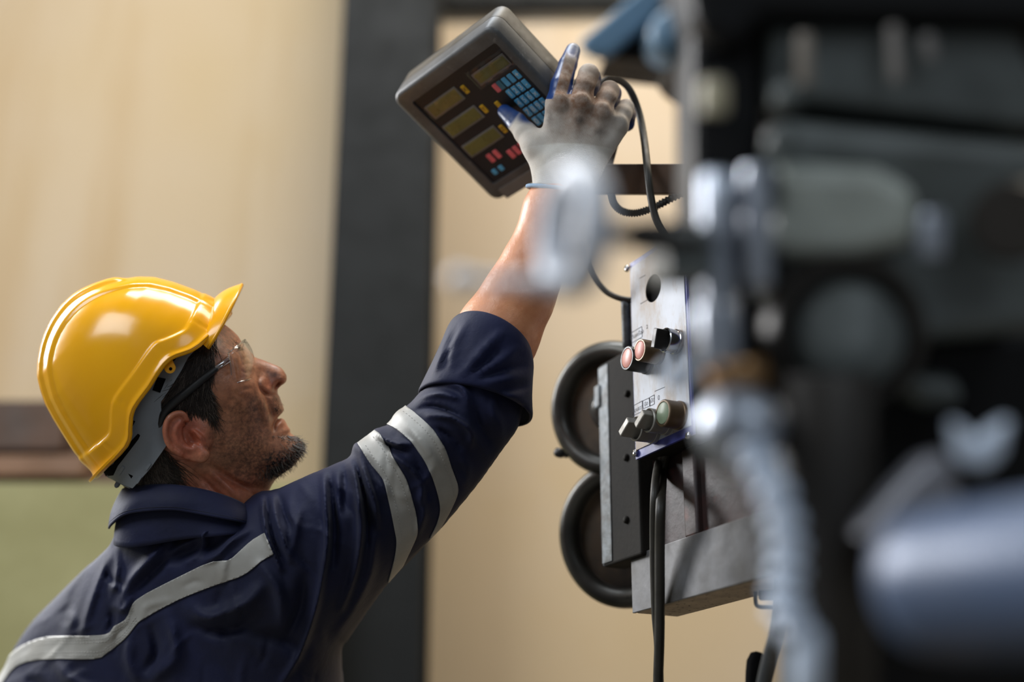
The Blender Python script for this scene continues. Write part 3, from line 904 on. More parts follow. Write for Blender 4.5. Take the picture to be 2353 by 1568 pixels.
def normed(A):
    a, b = np.gradient(A, hj)
    return np.sqrt(1 + np.minimum(a * a + b * b, 30))
zz = axj[2][None, None, :]
Dj = np.maximum((zz - ZN[..., None]) / normed(ZN)[..., None], (ZF[..., None] - zz) / normed(ZF)[..., None])
Dj = np.where((sd > 0)[..., None], np.maximum(Dj, (sd[..., None]).astype(float)), Dj)
Vj, Fj = surface_nets(Dj.astype(np.float32), axj, 2)
Wj = to_world(Vj)
jacket = obj('jacket', new_mesh('jacket', Wj, Fj, MAT['navy']), person)
jacket['label'] = 'navy twill work jacket with silver reflective tape'
vx, vy, vz = CX + Vj[:, 0] / K, CY - Vj[:, 1] / K, Vj[:, 2]
Nj = vnormals(Wj, Fj)
vmid = tps(pts, [0.5 * (p[2] + p[3]) for p in J_PT], vx, vy, 0.05)

def tape(name, poly, near=False):
    fl = [poly_sd(vx, vy, [tuple(p) for p in poly]) * K]
    if near: fl.append(vmid - vz)
    v, f = clip_patch(Wj, Fj, fl, 0.0004, 0.0010, Nj)
    return mesh_obj(name, v, f, MAT['tape'], jacket, fix=False)
S1L = [(822, 1020), (848, 1060), (877, 1098), (892, 1149), (906, 1218), (910, 1247), (905, 1285), (890, 1340)]
S1R = [(862, 990), (879, 1006), (906, 1054), (932, 1098), (946, 1142), (959, 1196), (959, 1225), (948, 1252), (925, 1300)]
S2L = [(885, 974), (914, 989), (946, 1018), (975, 1058), (997, 1109), (1010, 1163), (1004, 1200), (985, 1240)]
S2R = [(928, 930), (953, 949), (990, 982), (1019, 1025), (1037, 1072), (1052, 1123), (1037, 1167), (1010, 1215)]
YU = [(609, 1225), (578, 1244), (551, 1268), (524, 1288), (486, 1291), (425, 1319), (357, 1353), (323, 1373), (303, 1390), (292, 1421), (265, 1439), (252, 1456), (218, 1461), (119, 1463), (68, 1477), (31, 1500), (5, 1530), (-40, 1600)]
YL = [(629, 1274), (605, 1288), (571, 1315), (544, 1329), (493, 1346), (408, 1380), (340, 1417), (316, 1434), (289, 1468), (245, 1502), (218, 1514), (102, 1516), (51, 1526), (27, 1543), (5, 1575), (-30, 1640)]
def sp(l): return [tuple(p) for p in spline(np.array(l, float), 40)]
for nm, a, b, near in (('sleeve_tape', S1L, S1R, False), ('sleeve_tape', S2L, S2R, False), ('yoke_tape', YU, YL, True)):
    tape(nm, sp(a) + sp(b)[::-1], near)

# stitch rows: short raised dashes on the cloth
from mathutils.bvhtree import BVHTree
bvh_j = BVHTree.FromPolygons([tuple(v) for v in Wj], [tuple(int(i) for i in f) for f in Fj])
def on_cloth(px, py, lift):
    d = Q(px, py, 0) - CAM; d = d / np.linalg.norm(d)
    h = bvh_j.ray_cast(Vector(CAM), Vector(d))
    if h[0] is None: return None
    return np.array(h[0]) + np.array(h[1]) * lift
def stitches(name, line, step, duty, r, lift, mat, parent):
    q = spline(np.array(line, float), 200); s = np.concatenate([[0], np.cumsum(np.linalg.norm(np.diff(q, axis=0), axis=1))])
    parts = []; x = 0
    while x < s[-1]:
        e = [np.array([np.interp(u, s, q[:, 0]), np.interp(u, s, q[:, 1])]) for u in (x, min(x + step * duty, s[-1]))]
        w = [on_cloth(p[0], p[1], lift) for p in e]
        if w[0] is not None and w[1] is not None and np.linalg.norm(w[0] - w[1]) < 0.02:
            parts.append(tube_vf(w, r, 4, 2, False))
        x += step
    if parts:
        v, f = join_vf(*parts)
        o = mesh_obj(name, v, f, mat, parent, fix=False)
        o['kind'] = 'stuff'
def between(a, b, k):
    A = spline(np.array(a, float), 40); B = spline(np.array(b, float), 40)
    return (A * (1 - k) + B * k)
for k in (0.17, 0.30, 0.70, 0.84):
    stitches('tape_stitching', between(YU, YL, k)[18:38], 7, 0.65, 0.00022, 0.0019, MAT['thread'], jacket)
stitches('tape_stitching', between(S1L, S1R, 0.25)[2:30], 8, 0.6, 0.0002, 0.0019, MAT['thread'], jacket)
stitches('tape_stitching', between(S1L, S1R, 0.75)[2:30], 8, 0.6, 0.0002, 0.0019, MAT['thread'], jacket)
stitches('tape_stitching', between(S2L, S2R, 0.75)[2:30], 8, 0.6, 0.0002, 0.0019, MAT['thread'], jacket)

# ---- collar: a stand round the neck and the flap folded down over it
def ring3(near, far, n):
    """closed loop: near-side points from nape to throat, then far-side points back"""
    q = np.array(list(near) + list(far)[::-1], float)
    s = spline(np.concatenate([q[-1:], q, q[:2]]), (len(q) + 2) * 12)
    s = s[12:12 * (len(q) + 1)]
    i = np.linspace(0, len(s) - 1, n).astype(int)
    return s[i]
top_n = [(283, 1124, -4), (300, 1119, 28), (330, 1116, 46), (365, 1114, 58), (410, 1116, 65), (476, 1128, 66), (527, 1144, 60), (560, 1160, 46), (580, 1178, 20)]
bot_n = [(250, 1216, -8), (256, 1207, 26), (283, 1186, 52), (325, 1177, 66), (391, 1173, 76), (442, 1180, 80), (510, 1192, 80), (560, 1202, 70), (590, 1214, 30)]
std_n = [(262, 1248, -8), (268, 1256, 26), (296, 1259, 46), (340, 1254, 58), (385, 1246, 66), (440, 1238, 72), (505, 1232, 76), (555, 1226, 66), (585, 1222, 30)]
in_n = [(292, 1128, -4), (306, 1126, 26), (334, 1124, 42), (367, 1122, 53), (410, 1124, 60), (474, 1136, 61), (522, 1152, 55), (553, 1168, 42), (574, 1184, 18)]
def far(l): return [(x, y, -z - 12) for x, y, z in l[1:-1]]
def wring(l, n=96):
    r = ring3(l, far(l), n)
    return Q(r[:, 0], r[:, 1], r[:, 2])
T, B, S, I = wring(top_n), wring(bot_n), wring(std_n), wring(in_n)
cen = T.mean(0)
def blend(A, B, n, out=0.0):
    G = []
    for k in np.linspace(0, 1, n):
        g = A * (1 - k) + B * k
        d = g - cen; d = d / (np.linalg.norm(d, axis=1)[:, None] + 1e-9)
        G.append(g + d * out * math.sin(math.pi * k))
    return np.array(G)
G = np.concatenate([blend(I, T, 4, 0.003)[:-1], blend(T, B, 14, 0.004)])
ph = np.linspace(0, 2 * np.pi, 96, endpoint=False)
for k in range(len(G)):
    G[k] += (np.sin(ph * 7 + k * 0.25)[:, None] * 0.0007 * (k / len(G))) * (-FWD)
v, f = solid_grid(G, 0.0022, closed=True)
mesh_obj('collar', v, f, MAT['navy'], jacket)
for k_ in (-3,):
    gg_ = np.concatenate([G[k_], G[k_][:1]]); dd_ = gg_ - cen; dd_ = dd_ / np.linalg.norm(dd_, axis=1)[:, None]
    v, f = tube_vf(gg_ + dd_ * 0.0013, 0.0003, 5, None, False); mesh_obj('collar_seam', v, f, MAT['dark_thread'], jacket)
Gs = blend(I * 1.0, S, 10, 0.004)
v, f = solid_grid(Gs, 0.002, closed=True)
mesh_obj('collar_stand', v, f, MAT['navy'], jacket)

# ---- rolled cuff round the forearm below the elbow
def cuff_ring(a, b, depth, bulge, zc, n=72, wob=0.0, seed=0.0):
    """a, b: ends of the ring in the picture plane; bulge: how far its near side rises towards the hand"""
    a = np.array(a, float); b = np.array(b, float); c = (a + b) / 2; e = (b - a) / 2
    up = np.array([e[1], -e[0]]); up /= np.linalg.norm(up)
    th = np.linspace(0, 2 * np.pi, n, endpoint=False)
    w = 1 + wob * (np.sin(5 * th + seed) + 0.6 * np.sin(9 * th + 2 * seed))
    p = c + np.cos(th)[:, None] * e * w[:, None] + np.sin(th)[:, None] * up * bulge
    return Q(p[:, 0], p[:, 1], zc + depth * np.sin(th) * w)
R = [cuff_ring((1062, 762), (1205, 842), 46, 44, 32), cuff_ring((1048, 742), (1214, 836), 53, 55, 33), cuff_ring((1040, 738), (1217, 838), 57, 58, 33), cuff_ring((1030, 752), (1220, 858), 61, 58, 34, wob=0.004),
     cuff_ring((1012, 790), (1219, 884), 64, 60, 34, wob=0.012, seed=1), cuff_ring((994, 830), (1219, 915), 67, 58, 34, wob=0.014, seed=1.6), cuff_ring((978, 866), (1221, 938), 69, 50, 34, wob=0.012, seed=2.2),
     cuff_ring((964, 896), (1222, 958), 71, 44, 34, wob=0.008, seed=2.6), cuff_ring((966, 900), (1217, 962), 66, 42, 34, wob=0.006, seed=2.6)]
Gc = np.array([spline(np.array([r[i] for r in R]), 44) for i in range(72)]).transpose(1, 0, 2)
gpx, gpy, gz = rowcam(Gc.reshape(-1, 3))
cf = np.zeros(gpx.shape)
for p, w, a in [([(1065, 862), (1090, 830), (1125, 790), (1150, 765)], 7, 6), ([(1080, 862), (1115, 835), (1150, 800)], 6, -5), ([(1090, 862), (1140, 835), (1190, 800)], 7, 5), ([(1110, 868), (1160, 850), (1205, 838)], 6, -4),
                ([(1120, 880), (1170, 870), (1215, 860)], 7, 5), ([(1130, 905), (1180, 895), (1216, 885)], 6, -4), ([(1040, 840), (1048, 790), (1070, 745)], 8, 4), ([(1020, 850), (1030, 800), (1050, 755)], 6, -4), ([(1000, 855), (1010, 830), (1030, 790)], 6, 4),
                ([(1150, 905), (1190, 910), (1218, 900)], 6, 4), ([(1152, 920), (1190, 930), (1220, 935)], 5, -3)]:
    cf += stroke(gpx, gpy, p, w, a * 1.4)
cf = np.where(gz > 20, cf, 0)
Gc = Gc + (cf / 1000.0).reshape(Gc.shape[:2])[..., None] * (-FWD)
v, f = solid_grid(Gc, 0.002, closed=True)
mesh_obj('rolled_cuff', v, f, MAT['navy'], jacket)

# ---- trousers and boots, below the frame
MAT['boot'] = plain('black_boot_leather', srgb(28, 26, 25), 0.5, 0, 0.3, 20, 0.1)
hip = Q(420, 1900, -120); 
def leg_rings(sx):
    out = []
    for zz_, r, dx, dy in ((hip[2] - 0.02, 0.125, 0.0, 0), (0.85, 0.105, 0.01, 0), (0.5, 0.075, 0.02, 0.01), (0.3, 0.07, 0.02, 0.02), (0.10, 0.075, 0.02, 0.02)):
        th = np.linspace(0, 2 * np.pi, 28, endpoint=False)
        out.append(np.stack([hip[0] + sx * (0.10 + dx) + r * np.cos(th), hip[1] + 0.02 - sx * 0.06 + dy + r * np.sin(th), np.full(28, zz_)], 1))
    return out
trousers = empty('trousers', (0, 0, 0)); trousers.parent = person
trousers.location = (0, 0, 0)
for sx in (-1, 1):
    v, f = loft_vf(leg_rings(sx)); mesh_obj('trouser_leg', v, f, MAT['navy'], trousers)
    bxp = hip[0] + sx * 0.12; byp = hip[1] + 0.04 - sx * 0.06
    rings = []
    for yy, wx, hz in ((-0.09, 0.030, 0.10), (-0.07, 0.045, 0.13), (0.0, 0.05, 0.14), (0.08, 0.05, 0.09), (0.15, 0.048, 0.065), (0.19, 0.03, 0.04)):
        th = np.linspace(0, 2 * np.pi, 24, endpoint=False)
        rings.append(np.stack([bxp + wx * np.cos(th), np.full(24, byp + yy), hz / 2 + hz / 2 * np.clip(np.sin(th) * 1.4, -1, 1)], 1))
    v, f = loft_vf(rings); mesh_obj('boot', v, f, MAT['boot'], person)

# ------------------------------------------------------------------ hard hat
t = NT('yellow_glossy_plastic')
c = t.mix(t.ramp(t.noise(8, 5, 0.6), 0.3, 0.7), srgb(252, 178, 0), srgb(246, 170, 0))
c = t.mix(t.ramp(t.noise(55, 5, 0.7), 0.70, 0.80, 0, 0.5), c, srgb(150, 104, 14))
rr = t.ramp(t.noise(30, 4), 0.35, 0.7, 0.17, 0.27)
MAT['yellow'] = t.set(color=c, rough=rr, normal=t.bump(t.noise(16, 3), 0.05, 0.002), coat=0.15, coat_rough=0.06, sss=0.05, sss_r=(1.0, 0.6, 0.1), sss_s=0.003)
MAT['grey_plastic'] = plain('grey_harness_plastic', srgb(126, 131, 136), 0.5, 0, 0.12, 20, 0.05)
MAT['black_slot'] = plain('black_recess', srgb(6, 6, 7), 0.9, 0, 0.1, 20, 0.0, spec=0.1)

EA = np.array([0.642, -0.767]); EB = np.array([-0.767, -0.642]); HO = np.array([223.0, 1085.0])
def hel(a, b, z):
    """helmet coordinates: a forward, b up (px), z sideways (mm) -> world"""
    a = np.asarray(a, float); b = np.asarray(b, float)
    return Q(HO[0] + a * EA[0] + b * EB[0], HO[1] + a * EA[1] + b * EB[1], z)
hat = empty('hard_hat', hel(230, 0, 0))
tag(hat, 'glossy yellow hard hat with grey harness on the man\'s head', 'helmet')
bb = np.array([-40, 0, 35, 80, 117, 150, 185, 212, 237, 256, 272, 285, 293, 297]); ab = np.array([-6, -2, 4, 17, 29, 40, 54, 70, 88, 112, 139, 170, 200, 240])
bf = np.array([-40, 0, 48, 94, 142, 184, 212, 235, 256, 272, 285, 293, 297]); af = np.array([466, 470, 472, 461, 444, 424, 402, 376, 350, 324, 298, 275, 244])
BT = 297.0
NTH, NV = 240, 110
th = np.linspace(0, 2 * np.pi, NTH, endpoint=False)
ea = np.array([-10, 20, 41, 70, 93, 108, 118, 130, 148, 162, 182, 224, 260, 285, 305, 320, 336, 352, 371, 410, 448, 480]); eb = np.array([-6, -8, -10, -13, -13, -9, -3, 8, 22, 28, 31, 33, 38, 40, 38, 32, 22, 13, 7, 1, 0, 0])
ce0 = (af[1] + ab[1]) / 2; he0 = (af[1] - ab[1]) / 2
def sup(x, p): return np.sign(x) * np.abs(x) ** p
edge_b = np.interp(ce0 + he0 * sup(np.cos(th), 0.9), ea, eb)
EMB = spline(np.array([(480, 650), (460, 691), (448, 715), (437, 737), (424, 759), (400, 772), (378, 781), (352, 794), (310, 852), (265, 914), (257, 944), (254, 992), (238, 1011), (220, 1025), (201, 1040), (185, 1052)], float), 80)
EMB_POLY = [tuple(p) for p in EMB] + [(200, 1200), (700, 900), (560, 640)]
W0 = 101.0
rows = []
for i in range(NV):
    s = math.sin((i / (NV - 1)) * math.pi / 2)
    s = i / (NV - 1) * 0.45 + s * 0.55 if i < NV - 1 else 1.0
    b = edge_b + (BT - edge_b) * s
    A0, A1 = np.interp(b, bb, ab), np.interp(b, bf, af)
    q = np.clip(b / BT, 0, 1)
    Wd = (W0 - 3 * np.clip(-b / 40, 0, 1)) * np.sqrt(np.maximum(1 - q ** 2.5, 0)) ** 0.95
    c, hl = (A0 + A1) / 2, (A1 - A0) / 2
    q2 = np.maximum(1 - q ** 14, 0)
    a = c + hl * sup(np.cos(th), 0.92) * np.where(i == NV - 1, 0.0, 1.0)
    z = Wd * sup(np.sin(th), 0.92)
    rows.append(np.stack([a, b, z], 1))
G = np.array(rows)                                   # NV x NTH x (a, b, z)
# smooth profile kinks a little
for _ in range(2):
    G[1:-1] = 0.25 * G[:-2] + 0.5 * G[1:-1] + 0.25 * G[2:]
Wd_ = hel(G[..., 0], G[..., 1], G[..., 2])
def grid_normals(W):
    du = np.roll(W, -1, 1) - np.roll(W, 1, 1); dv = np.gradient(W, axis=0)
    n = np.cross(du, dv); return n / (np.linalg.norm(n, axis=2)[..., None] + 1e-12)
N = grid_normals(Wd_)
if (N[5, 0] @ (Wd_[5, 0] - hel(230, 60, 0))) < 0: N = -N
N[-1] = N[-2].mean(0) / np.linalg.norm(N[-2].mean(0))
def sstep(x, w): 
    t_ = np.clip(x / w * 0.5 + 0.5, 0, 1); return t_ * t_ * (3 - 2 * t_)
hx, hy = HO[0] + G[..., 0] * EA[0] + G[..., 1] * EB[0], HO[1] + G[..., 0] * EA[1] + G[..., 1] * EB[1]
az = np.abs(G[..., 2])
disp = 2.6 * sstep(44 - az, 4.0)
back = sstep(372 - G[..., 0], 14) 
disp = disp + 3.6 * sstep(24 - az, 4.0) * back * sstep(G[..., 1] - 40, 30)
disp = disp - 1.2 * np.exp(-((az - 47.5) / 2.0) ** 2)
sdm = poly_sd(hx, hy, EMB_POLY) * K
bandw = sstep(-sdm, 2.2) * (1 - sstep(44 - az, 4.0) * 0.6)
disp = np.maximum(disp, 0) + 3.4 * bandw
steps_ = np.zeros(hx.shape)
for p0, p1 in (((352, 794), (382, 816)), ((265, 914), (298, 932)), ((238, 1011), (262, 1032)), ((437, 737), (475, 760))):
    steps_ += np.exp(-(line_dist(hx, hy, [np.array(p0), np.array(p1)]) * K / 1.0) ** 2)
disp = disp - 0.7 * np.clip(steps_, 0, 1) * bandw
rim = np.exp(-((G[..., 1] - edge_b[None]) / 8.0) ** 2)
disp = disp + 3.0 * rim
W = Wd_ + N * (disp / 1000.0)[..., None]
# inner skin
Win = Wd_[:: 1] - N * 0.0008
V = np.concatenate([W.reshape(-1, 3), Win.reshape(-1, 3)]); o = NV * NTH
F = []
for i in range(NV - 1):
    j = np.arange(NTH); k = (j + 1) % NTH
    q = np.stack([i * NTH + j, i * NTH + k, (i + 1) * NTH + k, (i + 1) * NTH + j], 1)
    F.append(q); F.append(q[:, ::-1] + o)
j = np.arange(NTH); k = (j + 1) % NTH
F.append(np.stack([j, j + o, k + o, k], 1))
F = np.concatenate(F)
shell = obj('shell', new_mesh('shell', V, F, MAT['yellow']), hat)
fix_normals(shell.data)
# rolled lip along the lower edge
lip = np.concatenate([(W[0] + Win[0]) / 2, (W[0] + Win[0])[:1] / 2])
v, f = tube_vf(lip, 0.0026, 10, None, False)
mesh_obj('lip', v, f, MAT['yellow'], hat)
# short turned-out lip at the rear
cols = [i for i in range(NTH) if math.cos(th[i]) < -0.55]
Gl = np.array([[Wd_[3, i] * (1 - u) + hel(G[0, i, 0] - 26 * (-math.cos(th[i])) ** 2 * u, G[0, i, 1] + 4 + 16 * u * u - 14 * u, G[0, i, 2] * (1 + 0.05 * u)) * u for i in cols] for u in np.linspace(0, 1, 8)])
v, f = solid_grid(Gl, 0.0028)
mesh_obj('rear_lip', v, f, MAT['yellow'], hat, sharp=50)
# peak
NP, NR = 61, 14
Gp = np.zeros((NR, NP, 3))
for jj, tt in enumerate(np.linspace(-1, 1, NP)):
    ang = tt * math.radians(52)
    cz = math.cos(ang)
    kk = max(math.cos(tt * math.pi / 2), 0)
    L = 78 * kk ** 0.36
    b0 = 44 * kk ** 0.9 + 3
    a_f = np.interp(b0, bf, af); a_b = np.interp(b0, bb, ab); c = (a_f + a_b) / 2; hl = (a_f - a_b) / 2
    a0 = c + hl * sup(cz, 0.92) - 4; z0 = W0 * np.sqrt(1 - (b0 / BT) ** 2.5) * sup(math.sin(ang), 0.92)
    for r in range(NR):
        u = r / (NR - 1)
        da, dz = math.cos(ang * 0.62), math.sin(ang * 0.62)
        a = a0 + L * u * da * 0.96
        z = z0 + L * K * u * dz * 0.35
        b = b0 - 24 * u * cz ** 1.2 - 2 * u + 7 * math.sin(u * math.pi) * cz
        Gp[r, jj] = (a, b, z)
Wp = hel(Gp[..., 0], Gp[..., 1], Gp[..., 2])
v, f = solid_grid(Wp, 0.0032)
mesh_obj('peak', v, f, MAT['yellow'], hat, sharp=50)
edge = Wp[-1]
v, f = tube_vf(edge, 0.0022, 8, None, False)
mesh_obj('peak_edge', v, f, MAT['yellow'], hat)

# harness band of grey plastic following the head below the shell
HAR = [(452, 800), (432, 822), (418, 850), (400, 880), (370, 925), (371, 945), (375, 965), (384, 1022), (372, 1040), (345, 1078), (306, 1122), (296, 1118), (250, 1097), (247, 1088), (240, 1070), (262, 1040), (285, 1010), (300, 930), (330, 870), (370, 815)]
def har_z(x, y):
    # ellipse round the head: flat along the side, turning in at the nape
    u = (x - 250) * 0.62 + (1100 - y) * 0.40
    return 80.0 * np.sqrt(np.clip(1 - (1 - np.clip(u / 110.0, 0, 1)) ** 2, 0, 1)) * 0.86 + 10
def plate_px(name, poly, zfun, thick, mat, parent, step=2.5, both=True, lift=0.0):
    p = np.array(poly, float); lo_, hi_ = p.min(0) - step, p.max(0) + step
    xs = np.arange(lo_[0], hi_[0] + step, step); ys = np.arange(lo_[1], hi_[1] + step, step)
    gx, gy = np.meshgrid(xs, ys, indexing='ij'); n1, n2 = gx.shape
    idx = np.arange(n1 * n2).reshape(n1, n2)
    Fq = np.stack([idx[:-1, :-1], idx[:-1, 1:], idx[1:, 1:], idx[1:, :-1]], -1).reshape(-1, 4)
    out = []
    for s in ((1, -1) if both else (1,)):
        z = (zfun(gx, gy) + lift) * s
        Vw = Q(gx, gy, z).reshape(-1, 3)
        Fs = Fq if s > 0 else Fq[:, ::-1]
        out.append(clip_patch(Vw, Fs, [poly_sd(gx, gy, poly).ravel() * 0.001], -thick / 2, thick))
    return [mesh_obj(name, v, f, mat, parent, smooth=True, sharp=40) for v, f in out]
plate_px('harness_band', HAR, har_z, 0.0022, MAT['grey_plastic'], hat)
for s_ in ([(362, 867), (381, 871), (368, 903), (350, 897)], [(317, 997), (322, 1001), (318, 1010), (272, 1070), (262, 1068), (258, 1062), (263, 1060), (268, 1050)], [(301, 966), (311, 968), (305, 980), (300, 980)],
           [(395, 812), (408, 820), (398, 832), (386, 830)]):
    plate_px('slot', s_, har_z, 0.0006, MAT['black_slot'], hat, 1.5, True, 1.4)
plate_px('nape_strap', [(238, 1080), (262, 1066), (290, 1010), (276, 1062), (262, 1092), (244, 1094)], har_z, 0.002, MAT['black_slot'], hat, 2.0, True, 0.6)
plate_px('clip_tab', [(270, 1086), (282, 1071), (287, 1075), (276, 1092)], har_z, 0.0016, MAT['grey_plastic'], hat, 1.5, True, 2.0)
plate_px('clip_tab', [(333, 1078), (343, 1064), (348, 1067), (338, 1081)], har_z, 0.0016, MAT['grey_plastic'], hat, 1.5, True, 2.0)
plate_px('clip_tab', [(313, 1110), (314, 1102), (321, 1095), (326, 1098), (317, 1112)], har_z, 0.0016, MAT['grey_plastic'], hat, 1.5, True, 2.0)
plate_px('part_mark', [(282, 1090), (287, 1085), (306, 1094), (300, 1103), (290, 1097)], har_z, 0.0003, MAT['black_slot'], hat, 1.2, True, 1.5)
# adjuster at the nape
v, f = tube_vf([Q(248, 1092, 24), Q(262, 1100, 26), Q(280, 1110, 30), Q(300, 1120, 40)], 0.0022, 8)
mesh_obj('nape_adjuster', v, f, MAT['grey_plastic'], hat)
v, f = lathe_vf(Q(271, 1112, 26), UP * -0.6 - RIGHT * 0.4, [(-0.004, 0.0025), (0, 0.003), (0.003, 0.0028), (0.005, 0.0015)], 16)
mesh_obj('adjuster_knob', v, f, MAT['grey_plastic'], hat)
# small yellow lug with an eye on the rim
lug = [tuple(np.array((391, 846)) + np.array((12.5 * math.cos(a), 12.5 * math.sin(a)))) for a in np.linspace(0.0, 2 * np.pi, 26)[:-1]]
lug = [(375, 838), (395, 826)] + [p for p in lug if (p[0] - 391) * 0.5 + (p[1] - 846) * 0.87 > -2]
cx_, cy_ = np.mean([p[0] for p in lug]), np.mean([p[1] for p in lug])
lug = sorted(lug, key=lambda p: math.atan2(p[1] - cy_, p[0] - cx_))
plate_px('lug', lug, lambda x, y: 0 * x + 92.0, 0.003, MAT['yellow'], hat, 1.5, True)
v, f = lathe_vf(Q(392, 848, 94.1), -FWD, [(-0.0022, 0.0016), (0, 0.0018)], 16)
mesh_obj('lug_eye', v, f, MAT['black_slot'], hat)

# ------------------------------------------------------------------ safety glasses
def clear(name, tint, rough, lo, hi, scale=None):
    """thin clear plastic: see-through, brighter towards grazing angles"""
    gl = NT(name)
    for n_ in list(gl.t.nodes):
        if n_.type != 'OUTPUT_MATERIAL': gl.t.nodes.remove(n_)
    outn = [n_ for n_ in gl.t.nodes if n_.type == 'OUTPUT_MATERIAL'][0]
    tr = gl.n('ShaderNodeBsdfTransparent'); tr.inputs['Color'].default_value = (*tint, 1)
    gs = gl.n('ShaderNodeBsdfGlossy'); gs.inputs['Roughness'].default_value = rough
    lw = gl.n('ShaderNodeLayerWeight'); lw.inputs['Blend'].default_value = 0.5
    f5 = gl.math('POWER', lw.outputs['Facing'], 4.0)
    sc_ = gl.math('ADD', gl.math('MULTIPLY', gl.noise(scale or 40, 4), 0.04), lo)
    mx = gl.n('ShaderNodeMixShader')
    gl.link(gl.math('ADD', gl.math('MULTIPLY', f5, hi), sc_), mx.inputs[0]); gl.link(tr.outputs[0], mx.inputs[1]); gl.link(gs.outputs[0], mx.inputs[2]); gl.link(mx.outputs[0], outn.inputs['Surface'])
    return gl.m
MAT['lens'] = clear('clear_polycarbonate', (0.975, 0.98, 0.975), 0.07, 0.05, 0.5)
MAT['lens_edge'] = clear('polished_lens_edge', (0.95, 0.96, 0.94), 0.1, 0.30, 0.5)
MAT['film'] = clear('clear_film_plastic', (0.97, 0.97, 0.96), 0.12, 0.01, 0.35, 90)
MAT['temple'] = plain('black_temple_rubber', srgb(34, 34, 34), 0.45, 0, 0.2, 30, 0.03)
specs = empty('safety_glasses', Q(560, 840, 0))
tag(specs, 'clear wrap-around safety glasses with black temples on the man\'s face', 'glasses')
NCOL = 41
G = np.zeros((9, NCOL, 3))
for i, u in enumerate(np.linspace(-1, 1, NCOL)):
    k = math.cos(u * math.pi / 2); z = 60 * math.sin(u * math.pi / 2)
    top = np.array((524, 812)) * (1 - k) + np.array((563, 781)) * k
    bot = np.array((532, 884)) * (1 - k) + np.array((591, 867)) * k
    if abs(u) < 0.22: bot = bot + (np.array((577, 824)) - bot) * (1 - (abs(u) / 0.22) ** 2) * 0.55
    for r in range(9):
        s = r / 8; p = top * (1 - s) + bot * s + np.array((6.0, -3.0)) * math.sin(math.pi * s) * (0.4 + 0.6 * k)
        G[r, i] = (p[0], p[1], z)
Wl = Q(G[..., 0], G[..., 1], G[..., 2])
v, f = solid_grid(Wl, 0.0018)
mesh_obj('lens', v, f, MAT['lens'], specs)
for e_ in (Wl[0], Wl[-1], Wl[:, 0], Wl[:, -1]):
    v, f = tube_vf(e_, 0.0011, 8, None, False); mesh_obj('lens_rim', v, f, MAT['lens_edge'], specs)
for s_ in (1, -1):
    v, f = tube_vf([Q(526, 826, 60 * s_), Q(512, 836, 66 * s_), Q(494, 848, 70 * s_)], [0.0042, 0.0036, 0.0036], 8, flat=0.5)
    mesh_obj('hinge', v, f, MAT['lens_edge'], specs)
    v, f = tube_vf([Q(498, 846, 72 * s_), Q(470, 868, 77 * s_), Q(430, 901, 80 * s_), Q(400, 926, 80 * s_), Q(378, 952, 78 * s_), Q(366, 985, 76 * s_)], [0.0038, 0.0042, 0.0048, 0.0054, 0.0054, 0.004], 12, flat=0.9)
    mesh_obj('temple', v, f, MAT['temple'], specs)

# ------------------------------------------------------------------ glove on the raised hand (clothing of the man)
t = NT('knit_glove_with_blue_coating')
kx = t.attr('knit', 'Vector')
sx = t.n('ShaderNodeSeparateXYZ'); t.link(kx, sx.inputs[0])
def sinw(v, f):
    return t.math('SINE', t.math('MULTIPLY', v, f))
rib = t.math('MULTIPLY', sinw(sx.outputs[0], 2 * math.pi / 1.25), sinw(sx.outputs[1], 2 * math.pi / 1.6))
rows_ = sinw(sx.outputs[0], 2 * math.pi / 1.15)
n1 = t.noise(38, 6, 0.62); n2 = t.noise(110, 5, 0.65); n3 = t.noise(500, 2, 0.5)
cl = t.mix(t.ramp(n1, 0.35, 0.7), srgb(222, 216, 206), srgb(202, 192, 178))
grime = t.math('MULTIPLY', t.attr('grime'), t.ramp(n2, 0.30, 0.62, 0.6, 1.0))
cl = t.mix(grime, cl, srgb(126, 88, 60))
cl = t.mix(t.math('MULTIPLY', t.attr('soot'), t.ramp(n2, 0.3, 0.6, 0.5, 1.0)), cl, srgb(44, 38, 36))
gaps = t.ramp(rib, 0.45, 0.95, 0, 1)
cl = t.mix(t.math('MULTIPLY', gaps, t.attr('cuff')), cl, srgb(120, 120, 122))
lines = t.math('MULTIPLY', t.ramp(rows_, 0.3, 1.0, 0, 0.5), t.math('SUBTRACT', 1.0, t.attr('cuff')))
cl = t.mix(lines, cl, (0.10, 0.085, 0.075))
coat = t.attr('coat')
blue = t.mix(t.ramp(n1, 0.3, 0.7), srgb(26, 62, 124), srgb(18, 42, 92))
blue = t.mix(t.math('MULTIPLY', t.attr('soot2'), t.ramp(n2, 0.35, 0.6, 0.5, 1.0)), blue, srgb(96, 102, 116))
cl = t.mix(coat, cl, blue)
hgt = t.math('ADD', t.math('MULTIPLY', rows_, 0.5), t.math('MULTIPLY', rib, 0.5))
hgt = t.math('MULTIPLY', hgt, t.math('SUBTRACT', 1.0, coat))
nb = t.bump(hgt, 0.30, 0.0005)
nb = t.bump(n2, 0.2, 0.0012, nb)
rg = t.math('SUBTRACT', 0.85, t.math('MULTIPLY', coat, 0.53))
MAT['glove'] = t.set(color=cl, rough=rg, normal=nb)

